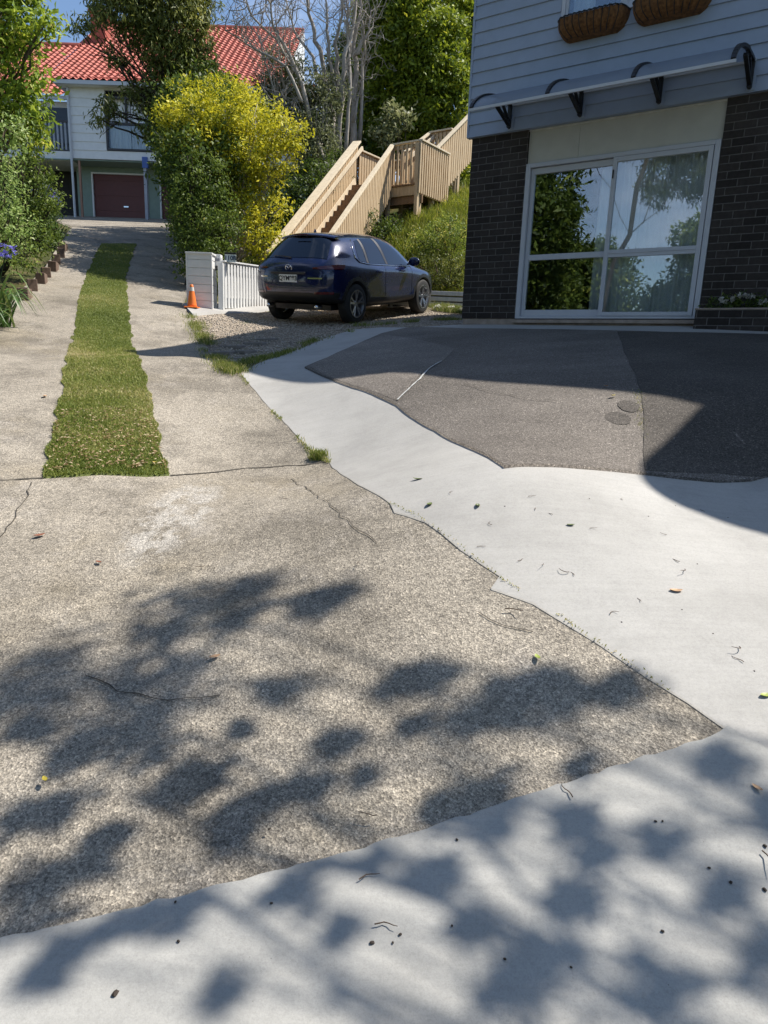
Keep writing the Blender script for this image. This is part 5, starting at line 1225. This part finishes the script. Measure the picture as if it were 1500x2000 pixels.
# the dense dark trees behind the stair
tree('dense_tree', 'large dense dark green tree behind the stair, its sunlit top reaching the photo top', 'tree', gnd(1.5, 25.2),
     pxb([(770, 40, 62, 25), (830, 60, 58, 24.6), (735, 40, 40, 25.4), (790, 110, 62, 24.8), (850, 120, 50, 24.4), (740, 110, 44, 25.2), (880, 165, 40, 24.2), (820, 180, 56, 24.4), (760, 180, 52, 24.8), (880, 215, 32, 24), (730, 230, 44, 25), (790, 240, 50, 24.4), (850, 235, 38, 24), (725, 170, 36, 25.2), (800, -20, 60, 25), (870, 60, 34, 24.6), (750, 280, 36, 24.4)]),
     M['leaf_lime'], M['bark_dark'], 56, .22, dens=1.25, leaf=.16, clump=.27, per=34, tint0=.34, shell=.8)
tree('rear_tree', 'bright green tree on the hill, touching the top corner of the weatherboard house', 'tree', gnd(4.6, 28.5),
     pxb([(905, 40, 42, 28), (890, -10, 46, 28.4), (920, 110, 36, 27.6), (930, 170, 30, 27.2), (915, 215, 26, 27), (960, 60, 60, 28.4), (970, 160, 60, 28), (900, 250, 30, 26.5), (880, 270, 30, 26.5), (930, 280, 40, 26.5), (900, 310, 34, 26), (930, 350, 40, 25.5), (890, 350, 30, 25)]), M['leaf_lime'], M['bark_dark'], 57, .16, dens=1.2, leaf=.17, clump=.32, per=26, tint0=.48)
tree('pale_leaf_shrub', 'pale leaved shrub standing behind the middle of the timber stair', 'shrub', gnd(.6, 22.9),
     pxb([(765, 215, 20, 22.6), (772, 245, 22, 22.5), (790, 230, 18, 22.4), (750, 250, 18, 22.6), (755, 275, 20, 22.4), (735, 265, 14, 22.6)]), M['leaf_grey'], M['bark_dark'], 58, .04, dens=1.0, leaf=.16, clump=.22, per=14, tint0=.6)
tree('hill_tree', 'dark tree on the hill behind the bare grey trees', 'tree', gnd(-1.8, 28.5),
     pxb([(690, 180, 50, 27.5), (660, 260, 50, 27), (700, 90, 40, 28), (640, 220, 40, 27.2), (670, 140, 36, 27.6), (620, 290, 44, 26.6), (700, 270, 40, 26), (740, 300, 40, 26), (790, 290, 40, 26), (690, 330, 40, 25), (650, 340, 40, 25)]), M['leaf_dark'], M['bark_dark'], 59, .14, dens=1.2, leaf=.16, clump=.32, per=26, tint0=.4)
# bank planting below the stair
tree('bank_shrub', 'bright green bushy shrub on the bank, beside the brick corner of the house', 'shrub', gnd(1.5, 17.9),
     pxb([(865, 465, 34, 17.6), (890, 480, 30, 17.4), (835, 480, 30, 17.6), (880, 440, 24, 18), (850, 445, 22, 18), (808, 470, 22, 17.8), (900, 455, 20, 17.6)]), M['leaf_green'], M['bark_brown'], 61, .03, dens=1.7, leaf=.06, clump=.15, per=30, tint0=.6)
tree('bank_shrub', 'brown green tangled shrub just above the white slatted planter', 'shrub', gnd(1.35, 16.9),
     pxb([(850, 525, 30, 16.7), (880, 530, 30, 16.6), (820, 520, 26, 16.8), (900, 520, 22, 16.6), (865, 550, 22, 16.5), (895, 552, 18, 16.5), (835, 552, 18, 16.5)]), M['leaf_olive'], M['bark_brown'], 62, .03, dens=1.8, leaf=.055, clump=.14, per=30, tint0=.6)
tree('bank_shrub', 'small light green tuft on the upper bank, under the right of the stair', 'shrub', gnd(2.5, 20.6),
     pxb([(880, 412, 16, 20.4), (895, 405, 16, 20.4), (868, 400, 12, 20.6)]), M['leaf_lime'], M['bark_brown'], 63, .02, dens=1.8, leaf=.06, clump=.14, per=24, tint0=.6)
tree('bank_shrub', 'dark low shrub in the shade under the stair landing', 'shrub', gnd(-.5, 18.6),
     pxb([(735, 440, 26, 18.4), (760, 455, 22, 18), (720, 455, 22, 18.2), (775, 430, 18, 18.6)]), M['leaf_dark'], M['bark_dark'], 64, .02, dens=1.4, leaf=.07, clump=.16, per=26, tint0=.4)
bank = [(-.6, 16.9), (.6, 16.5), (2.6, 16.3), (4.6, 17.6), (4.8, 22.5), (1.8, 22.0), (.2, 20.2), (-.8, 18.2)]
tag(blades('bank_grass', scatter(bank, 26000, np.random.default_rng(8)), .26, .022, M['bank_grass'], np.random.default_rng(9), -.07, 1.1, np.random.default_rng(10).normal(.5, .22, 26000)), 'long sunlit grass covering the bank beside the stair', 'grass', kind='stuff')
side = [(-7.0, 12.2), (-5.7, 9.2), (-4.7, 5.4), (-7, 4), (-10, 8), (-16, 22), (-17, 29.5), (-12.5, 26), (-9.2, 19.5)]
tag(blades('garden_ground_cover', scatter(side, 20000, np.random.default_rng(18)), .16, .02, M['grass'], np.random.default_rng(19), -.06, 1.1, np.random.default_rng(20).normal(.3, .2, 20000)), 'low green ground cover under the shrubs left of the drive', 'ground cover', kind='stuff')
hillside = [(-8.5, 27), (-5.5, 19), (-3.5, 15), (-1.5, 17.2), (-1.2, 20.5), (1, 23), (6, 22.5), (10, 24), (9, 34), (-7.8, 34)]
tag(blades('hillside_ground_cover', scatter(hillside, 30000, np.random.default_rng(28)), .22, .03, M['bank_grass'], np.random.default_rng(29), -.06, 1.1, np.random.default_rng(30).normal(.22, .18, 30000)), 'rough dark green ground cover on the hillside under the trees', 'ground cover', kind='stuff')
# white flowers in the brick planter
pf = tag(empty('flower_plant', HP(2.86, .16, EYE + .60)), 'small dark leaved plant with white flowers in the low brick planter', 'plant')
r_ = np.random.default_rng(71); ang = math.radians(-34.2); blf = [((float(HP(t, .16).x), float(HP(t, .16).y), EYE + .70 + dz), .10) for t, dz in ((2.62, 0), (2.76, .03), (2.9, .04), (3.02, .02), (3.14, -.02))]
crown('foliage', M['leaf_dark'], blf, r_, pf, dens=9, leaf=.04, clump=.07, per=22)
for t, dz in ((2.66, .075), (2.70, .05), (2.86, .12), (2.93, .115), (2.99, .11), (3.08, .04), (3.12, .05), (2.8, .09)):
    q = HP(t, .20, EYE + .69 + dz) - pf.location; c, f, ti_ = leaf_cloud(r_, tuple(q), .030, 10, 4, .034, .02, squash=.6, aspect=.7); raw_mesh('flower', c, f, M['flower_white'], ti_, pf)

# ------------------------------------------------------------------ the tall tree that throws the dappled shade over the foreground
DS = np.array([SUNV.x, SUNV.y]) / SUNV.z
rngt = np.random.default_rng(90)
spots = [(340, 1175, .20), (420, 1185, .22), (480, 1170, .18), (610, 1185, .2), (640, 1175, .16), (330, 1235, .12), (460, 1215, .13), (90, 1320, .26), (20, 1330, .25), (200, 1340, .22), (300, 1320, .22), (330, 1365, .2), (190, 1420, .26), (250, 1480, .26), (140, 1480, .2), (350, 1545, .16), (400, 1540, .1), (30, 1390, .18), (60, 1440, .15),
         (545, 1365, .14), (780, 1345, .14), (830, 1340, .11), (960, 1380, .18), (1010, 1390, .18), (1090, 1370, .16), (1190, 1360, .17), (1060, 1350, .12), (900, 1420, .14), (650, 1465, .13), (460, 1445, .08), (800, 1440, .08), (470, 1600, .15), (540, 1570, .13), (430, 1650, .13), (920, 1575, .14), (860, 1600, .12), (600, 1560, .09), (1120, 1520, .06), (700, 1540, .07),
         (30, 1620, .18), (100, 1600, .13), (60, 1760, .22), (150, 1710, .2), (200, 1660, .13), (20, 1830, .22), (560, 1790, .16), (330, 1830, .15), (250, 1840, .12), (1100, 1640, .17), (960, 1640, .1), (1130, 1710, .12), (1260, 1670, .15), (1380, 1530, .13), (1470, 1620, .14), (840, 1740, .12), (1100, 1800, .1), (1390, 1790, .13), (900, 1860, .1), (1000, 1950, .16), (1250, 1960, .18), (1480, 1900, .12), (700, 1730, .08), (640, 1860, .08), (960, 1980, .12), (120, 1900, .12), (400, 1980, .1), (60, 1960, .12)]
stb = (8.0, -1.2)
blobs = []
for u, v, r in spots:
    g = G(u, v); hgt = rngt.uniform(5.8, 8.0) if v < 1430 else rngt.uniform(4.4, 5.8)
    q = np.array(g) + np.array([DS[0], DS[1], 1]) * hgt
    blobs.append((tuple(q), r * rngt.uniform(.85, 1.1) * (1.3 if v < 1430 and u < 420 else 1.0 if v < 1430 and u < 500 else .8 if v < 1430 else .66 if v < 1620 else .52), (11, 11) if v < 1430 else (9, 10) if v < 1620 else (7, 8)))
sb = tag(empty('shade_tree', gnd(*stb)), 'tall leafy tree right of the frame, casting dappled shade over the foreground concrete', 'tree')
m = MB(); B = Vector((0, 0, -.3)); mids = []
tp = limb(m, rngt, B, (-1.6, 2.3, 5.0), .20, .09, .08, 9, 10)
cs = np.array([b_[0] for b_ in blobs]) - np.array(sb.location)
hubs = cs[rngt.choice(len(cs), 9, replace=False)]
for h in hubs: mids.append(limb(m, rngt, tp[-1 - int(rngt.integers(0, 3))], Vector(h) - Vector((0, 0, .25)), .016, .010, .12, 8, 7))
for c in cs:
    j = int(np.argmin(np.linalg.norm(hubs - c, axis=1))); s = mids[j][int(rngt.integers(3, 8))]; limb(m, rngt, s, c, .008, .003, .12, 5, 5)
m.build('trunk', M['bark_brown'], sb, smooth=True)
co, fa, ti, n0 = [], [], [], 0
for (c, r, kk) in blobs:
    a, f, t = leaf_cloud(rngt, c, r * .62, kk[0] + 3, kk[1], .07, r * .42, shell=.2, tint0=.45); co.append(a); fa.append(f + n0); ti.append(t); n0 += len(a)
    a, f, t = leaf_cloud(rngt, c, r * 1.05, kk[0] // 2 + 2, 4, .06, r * .5, shell=.3, tint0=.45); co.append(a); fa.append(f + n0); ti.append(t); n0 += len(a)
for _ in range(90):        # the outer crown, away from the paving
    c = np.array([6.2, -.5, 8.0]) + rngt.normal(0, 1, 3) * np.array([2.2, 1.8, 1.3])
    q = c[:2] - DS * (c[2] - .3)
    if q[1] > -.9 and q[0] < 4.6: continue
    a, f, t = leaf_cloud(rngt, c, .45, 16, 20, .12, .3, tint0=.45); co.append(a); fa.append(f + n0); ti.append(t); n0 += len(a)
raw_mesh('crown', np.concatenate(co) - np.array(sb.location), np.concatenate(fa), M['leaf_bright'], np.concatenate(ti), sb)
# garden across the drive, seen in the window glass
def wb(lst): return [((x, y, z), r) for x, y, z, r in lst]
def reflected(name, label, x, y, H, R, mat, seed, cone=True):
    rg = np.random.default_rng(seed); z0 = h1(x, y); bl = []
    for k in range(26):
        f = rg.random() ** .8; rad = R * ((1 - f) * .95 + .12 if cone else (1 - (2 * f - .9) ** 2 * .7)); a = rg.uniform(0, 6.28)
        bl.append((x + math.cos(a) * rad * rg.uniform(.2, .8), y + math.sin(a) * rad * rg.uniform(.2, .8), z0 + H * (.12 + .86 * f), max(.35, rad * .5)))
    return tree(name, label, 'tree', gnd(x, y), wb(bl), mat, M['bark_dark'], seed, .2, dens=.55, leaf=.2, clump=.4, per=24, tint0=.5)
reflected('garden_tree', 'tall dark tree mirrored in the left panes of the sliding window', -10.0, 3.4, 10.5, 3.0, M['leaf_dark'], 81, False)
reflected('garden_tree', 'broad green tree mirrored in the right panes of the sliding window', -7.9, -3.6, 7.4, 2.4, M['leaf_green'], 82, False)
reflected('garden_tree', 'second dark tree left of the drive, mirrored at the left edge of the sliding window', -11.5, 7.6, 9.5, 2.8, M['leaf_dark'], 83, False)
reflected('garden_tree', 'wide dark tree far behind the drive, closing the mirrored view in the window', -14.5, -2.0, 6.5, 3.6, M['leaf_dark'], 84, False)
reflected('garden_tree', 'tall tree far behind the photographer, darkest of the mirrored garden trees', -4.5, -9.0, 9.0, 3.6, M['leaf_dark'], 85, False)
tree('weeping_garden_tree', 'drooping tree mirrored at the top of the right window pane', 'tree', gnd(-7.6, 1.95), [((-6.6, -.6, 8.1), .9), ((-7.6, .6, 8.6), 1.0), ((-5.8, -1.2, 7.8), .7), ((-6.7, -.9, 7.0), .5), ((-7.2, -.2, 7.2), .6), ((-5.9, -.9, 7.0), .5), ((-8.4, 2.4, 8.9), 1.0), ((-6.3, -.7, 6.6), .3), ((-7.0, .2, 6.5), .35), ((-7.6, 2.6, 8.6), .9)], M['leaf_olive'], M['bark_dark'], 86, .09, dens=1.5, leaf=.14, clump=.28, per=26, droop=1.3, aspect=.25, fork=.97, limb_r=.15)

# ------------------------------------------------------------------ joints, cracks, litter on the ground
def ribbon(name, px, w, off, mat, jit=.01, seed=1, step=.06):
    rng = random.Random(seed); pts = [Vector(q) for q in gp(*px)]; fine = []
    for a, b_ in zip(pts[:-1], pts[1:]):
        n = max(1, int((b_ - a).length / step))
        for k in range(n): fine.append(a.lerp(b_, k / n) + Vector((rng.uniform(-jit, jit), rng.uniform(-jit, jit))))
    fine.append(pts[-1]); vs, fs = [], []
    for i, p in enumerate(fine):
        d = (fine[min(i + 1, len(fine) - 1)] - fine[max(i - 1, 0)]).normalized(); sd = Vector((-d.y, d.x)) * w * .5 * rng.uniform(.5, 1.3)
        for q in (p - sd, p + sd): vs.append((q.x, q.y, h1(q.x, q.y) + off))
    fs = [(2 * i, 2 * i + 1, 2 * i + 3, 2 * i + 2) for i in range(len(fine) - 1)]
    return tag(MB().add(vs, fs).build(name, mat), kind='structure')
ribbon('concrete_joint', [(0, 946), (85, 943)], .014, .0255, M['joint_dark'], .003, 1)
ribbon('concrete_joint', [(332, 937), (480, 922), (560, 916), (644, 909)], .014, .0255, M['joint_dark'], .003, 2)
ribbon('concrete_crack', [(570, 942), (640, 992), (690, 1040), (735, 1072)], .0045, .0255, M['joint_dark'], .014, 3)
ribbon('concrete_crack', [(66, 950), (48, 985), (22, 1030), (0, 1062)], .006, .0255, M['joint_dark'], .012, 4)
ribbon('concrete_crack', [(165, 1338), (235, 1370), (330, 1382), (430, 1378)], .005, .0255, M['joint_dark'], .010, 5)
ribbon('concrete_crack', [(930, 1210), (985, 1240), (1040, 1246)], .004, .0255, M['joint_dark'], .010, 6)
ribbon('asphalt_crack', [(905, 762), (960, 778), (1020, 792), (1085, 798)], .006, .0565, M['joint_dark'], .02, 7)
ribbon('asphalt_line', [(776, 794), (820, 752), (862, 716)], .014, .0565, M['line_white'], .002, 8)
#ribbon('asphalt_scuff', [(1090, 868), (1140, 848), (1215, 834)], .012, .0565, M['scuff'], .015, 9)
#ribbon('asphalt_scuff', [(1110, 800), (1150, 806), (1185, 806)], .018, .0565, M['scuff'], .012, 10)
def stain(px, rx, ry, mat, seed, off=.0490):
    rng = random.Random(seed); g = G(*px); n = 48; pts = [(g.x + rx * math.cos(a) * rng.uniform(.94, 1.04), g.y + ry * math.sin(a) * rng.uniform(.94, 1.04)) for a in [2 * math.pi * k / n for k in range(n)]]
    return tag(MB().add([(g.x, g.y, h1(g.x, g.y) + off)] + [(x, y, h1(x, y) + off) for x, y in pts], [(0, 1 + i, 1 + (i + 1) % n) for i in range(n)]).build('oil_stain', mat), kind='structure')
stain((1205, 832), .085, .10, M['asphalt_fresh'], 1); stain((1226, 807), .07, .10, M['asphalt_fresh'], 2)
# weeds and moss along the joints
def weeds(name, px, n, spread, h, seed, label, tint=.45):
    rng = np.random.default_rng(seed); pts = np.array(gp(*px)); seg = rng.integers(0, len(pts) - 1, n); f = rng.random(n)
    q = pts[seg] * (1 - f)[:, None] + pts[seg + 1] * f[:, None] + rng.normal(0, spread, (n, 2))
    keep = vnoise(q[:, 0] + 40, q[:, 1] + 40, 3.0, seed) > .38
    return tag(blades(name, q[keep], h, .006, M['grass'], rng, .03, 1.4, rng.normal(tint, .25, int(keep.sum()))), label, 'weeds', kind='stuff')
weeds('joint_weeds', [(470, 740), (520, 800), (600, 882), (644, 912)], 900, .012, .02, 1, 'tiny weeds in the joint between old drive and new concrete', .6)
weeds('joint_weeds', [(612, 900), (622, 904), (630, 902)], 500, .025, .05, 2, 'small weed tuft at the end of the drive joint', .45)
weeds('joint_weeds', [(760, 992), (832, 1032), (975, 1142), (1042, 1187), (1172, 1276), (1416, 1448)], 260, .006, .008, 3, 'fine moss and weeds along the lower concrete joint', .75)
weeds('joint_weeds', [(1245, 775), (1252, 840), (1254, 905)], 700, .025, .022, 4, 'weeds growing in the asphalt seam', .7)
weeds('joint_weeds', [(1190, 1325), (1240, 1332), (1180, 1345)], 900, .035, .012, 5, 'brown moss patch by the concrete joint', .95)
weeds('verge_weeds', [(372, 622), (395, 660), (412, 690), (440, 722), (458, 732)], 5200, .075, .06, 6, 'rough weeds along the gravel edge of the drive', .5)
weeds('verge_weeds', [(470, 722), (520, 705), (600, 675), (680, 652)], 3000, .06, .05, 7, 'rough weeds along the gravel edge of the white paving', .4)
weeds('verge_weeds', [(700, 640), (800, 634), (895, 628)], 2600, .12, .06, 8, 'weeds in the gravel before the brick house', .4)
weeds('verge_weeds', [(850, 606), (880, 610), (900, 612)], 2600, .14, .12, 9, 'bright weeds around the pale garden rocks', .45)
# loose stones on the gravel
rg = np.random.default_rng(44); gpoly = [tuple(q) for q in gp((376, 625), (420, 700), (470, 728), (560, 692), (640, 660), (740, 640))] + [(1.0, 10.5), (1.6, 13.5), (1.5, 15.4), (-1.8, 15.6), (-3.0, 13.0)]
q = scatter(gpoly, 9000, rg); nq = len(q); rr = rg.uniform(.006, .020, nq) ; z = hf(q[:, 0], q[:, 1])
oc = np.array([[1, 0, 0], [0, 1, 0], [-1, 0, 0], [0, -1, 0], [0, 0, .8], [0, 0, -.5]], float); ofc = np.array([[0, 1, 4], [1, 2, 4], [2, 3, 4], [3, 0, 4], [1, 0, 5], [2, 1, 5], [3, 2, 5], [0, 3, 5]])
v = oc[None] * rg.uniform(.6, 1.3, (nq, 6, 1)) * rr[:, None, None] + np.stack([q[:, 0], q[:, 1], z + .006], 1)[:, None]
tag(raw_mesh('gravel_stones', v.reshape(-1, 3), (ofc[None] + np.arange(nq)[:, None, None] * 6).reshape(-1, 3), M['stone']), 'loose brown and grey gravel stones in front of the dark car', 'gravel', kind='stuff')
# leaf litter in the turf strip
q = scatter(densify(gp((88, 938), (112, 815), (298, 805), (326, 930)), .2), 620, rg, lambda x, y: np.clip((7.2 - y) / 2.2, .12, 1)); n = len(q)
co = []
for x, y in q:
    a = rg.uniform(0, 6.28); L = rg.uniform(.018, .04); W = L * .45; zz = h1(x, y) + .052 + rg.uniform(0, .012); ux, uy = math.cos(a), math.sin(a); tl_ = rg.uniform(-.3, .3, 2)
    for s, w in ((-1, 0), (0, -1), (1, 0), (0, 1)): co.append((x + ux * s * L / 2 - uy * w * W / 2, y + uy * s * L / 2 + ux * w * W / 2, zz + tl_[0] * s * L / 2 + tl_[1] * w * W / 2 + (.006 if w else 0)))
tag(raw_mesh('leaf_litter', np.array(co), np.arange(4 * n).reshape(-1, 4), M['leaf_dry'], np.repeat(rg.uniform(.25, 1, n), 4)), 'dry pale leaf litter lying on the near end of the grass strip', 'leaf litter', kind='stuff')
# single fallen leaves, twigs and seeds on the paving
def leaf_bm(L, curl, seed, wr=.42):
    rn = random.Random(seed); rows = []
    for i in range(7):
        s = i / 6; w = math.sin(math.pi * min(1, s * .94 + .03)) ** .8 * L * wr * .5
        rows.append([((s - .5) * L, -w, .002 + curl * (abs(s - .5) * 2) ** 2 + .25 * w), ((s - .5) * L, 0, .001 + curl * (abs(s - .5) * 2) ** 2), ((s - .5) * L, w, .002 + curl * (abs(s - .5) * 2) ** 2 + .35 * w)])
    return MB().grid(rows)
def on_ground(u, v):
    g = G(u, v); return (g.x, g.y, g.z + (.058 if 700 < v < 945 and u > 985 else .043 if v > 1500 else .0285))
simple('leaf_tan', (.48, .30, .17), .6, var=.25, scale=60); simple('leaf_lime_fallen', (.30, .36, .07), .5, var=.25, scale=60); simple('leaf_rust', (.20, .07, .035), .6, var=.3, scale=60); simple('leaf_olive_fallen', (.09, .12, .03), .6, var=.3, scale=60); simple('leaf_gold', (.45, .36, .04), .55, var=.2, scale=60)
single = [(1318, 1171, .055, 'leaf_tan', 'curled tan leaf alone on the white concrete, right of centre', 'a'), (1048, 1303, .040, 'leaf_lime_fallen', 'rounded lime green leaf on the old drive near its right edge', 0), (1492, 1377, .045, 'leaf_lime_fallen', 'green leaf at the right photo edge on the white concrete', 0),
          (1474, 1566, .035, 'leaf_tan', 'small tan leaf on the light concrete at lower right', 0), (420, 1301, .045, 'leaf_tan', 'pale orange leaf on the old drive beside the upper tree shadow', 0), (90, 1551, .030, 'leaf_gold', 'crumpled yellow leaf on the old drive at lower left', 0), (78, 1058, .060, 'leaf_rust', 'brown leaf on the old drive at the left, under the grass strip', 0),
          (194, 1112, .040, 'leaf_rust', 'dark red brown leaf alone on the old drive at left', 0), (838, 998, .055, 'leaf_olive_fallen', 'green leaf on the white concrete near the middle joint', 0), (815, 946, .055, 'leaf_olive_fallen', 'small green leaf on the white concrete beside the asphalt corner', 0), (932, 1002, .05, 'leaf_olive_fallen', 'narrow green leaf on the white concrete below the asphalt corner', 0),
          (1113, 1040, .04, 'leaf_olive_fallen', 'tiny dark green leaf alone in the middle of the white concrete', 0), (88, 782, .07, 'leaf_tan', 'orange tan leaf on the left wheel track', 0), (1195, 790, .05, 'leaf_gold', 'yellow leaf on the sunlit asphalt near the dark stains', 0), (1182, 770, .05, 'leaf_tan', 'pale leaf on the asphalt at the shadow edge', 0), (240, 887, .05, 'leaf_tan', 'large pinkish leaf lying on the near grass', 0), (303, 920, .05, 'leaf_gold', 'bright yellow leaf at the near right corner of the grass', 0)]
for k, (u, v, L, mt, lab, _) in enumerate(single):
    o = leaf_bm(L, L * .12, k, .5).build('fallen_leaf', M[mt], smooth=True); o.location = on_ground(u, v); o.location.z += .025 if u in (240, 303) else 0; o.rotation_euler = (0, 0, k * 1.7 % 3.1); tag(o, lab, 'leaf', 'single fallen leaves')
rt = random.Random(12)
protos = []
for k in range(4):
    pts, p, a = [], Vector((0, 0, .006)), 0.0
    for i in range(6):
        pts.append(p.copy()); a += rt.uniform(-.7, .7); p = p + Vector((math.cos(a) * .012, math.sin(a) * .012, rt.uniform(-.001, .003)))
    protos.append(MB().tube(pts, [.0018, .0018, .0016, .0014, .0012, .0008], 5).build('twig', M['twig']).data)
    bpy.data.objects.remove([o for o in bpy.data.objects if o.type == 'MESH' and o.data == protos[-1]][0])
tw = [(985, 1205, 1.6), (1110, 1133, 1.2), (1120, 1140, 1.0), (1325, 1115, 1.1), (1335, 1130, 1.2), (1300, 1060, .8), (1030, 985, .9), (1045, 1010, 1.0), (1078, 1020, .9), (960, 1040, .9), (700, 1115, 1.0), (735, 1620, 1.1), (730, 1840, 1.2), (1440, 1285, 1.2), (1450, 1310, 1.0), (560, 985, 1.0), (198, 1016, 1.2), (880, 975, .8), (1115, 1590, 1.2), (1480, 1705, 1.3), (700, 1755, 1.2), (1375, 1010, .8), (1010, 1110, 1.0), (1060, 1115, .8), (930, 1085, .9), (1190, 1215, 1.0), (1250, 1190, .8), (400, 1120, 1.0), (1150, 1045, .8), (1215, 990, .7)]
for k, (u, v, s) in enumerate(tw):
    o = bpy.data.objects.new('twig', protos[k % 4]); COL.objects.link(o); o.location = on_ground(u, v); o.scale = (s * .85,) * 3; o.rotation_euler = (0, 0, rt.uniform(0, 6.28)); tag(o, 'short dark curved twig lying on the concrete paving', 'twig', 'twigs on the paving')
se = rock('seed_pod', (0, 0, 0), .006, 7, M['seed'], 1.3).data; bpy.data.objects.remove([o for o in bpy.data.objects if o.type == 'MESH' and o.data == se][0])
sd = [(725, 1884, 1.4), (228, 1985, 1.9), (890, 1676, 1.0), (1275, 1642, 1.0), (1290, 1632, .9), (1488, 1685, 1.3), (1380, 1725, 1.0), (1420, 1765, 1.2), (1486, 1776, 1.4), (1288, 1858, 1.0), (780, 1859, 1.0), (766, 1870, .8), (983, 1905, .9), (526, 1653, 1.0), (344, 1800, .9), (350, 1878, 1.0), (530, 1805, .9), (880, 1848, .8), (1110, 1935, .8), (985, 1000, .9), (1360, 1115, .9), (1212, 1233, .8), (1420, 1022, .8), (1150, 985, .8), (1318, 998, .7), (1265, 1020, .7), (670, 1080, .9), (830, 1437, .8), (415, 1438, .9), (1390, 1255, .8), (1470, 1330, .8), (1330, 1205, .7)]
for k, (u, v, s) in enumerate(sd):
    o = bpy.data.objects.new('seed_pod', se); COL.objects.link(o); o.location = on_ground(u, v); o.scale = (s * .6,) * 3; o.rotation_euler = (0, 0, k); tag(o, 'tiny dark seed pod lying on the concrete paving', 'seed pod', 'seed pods on the paving')
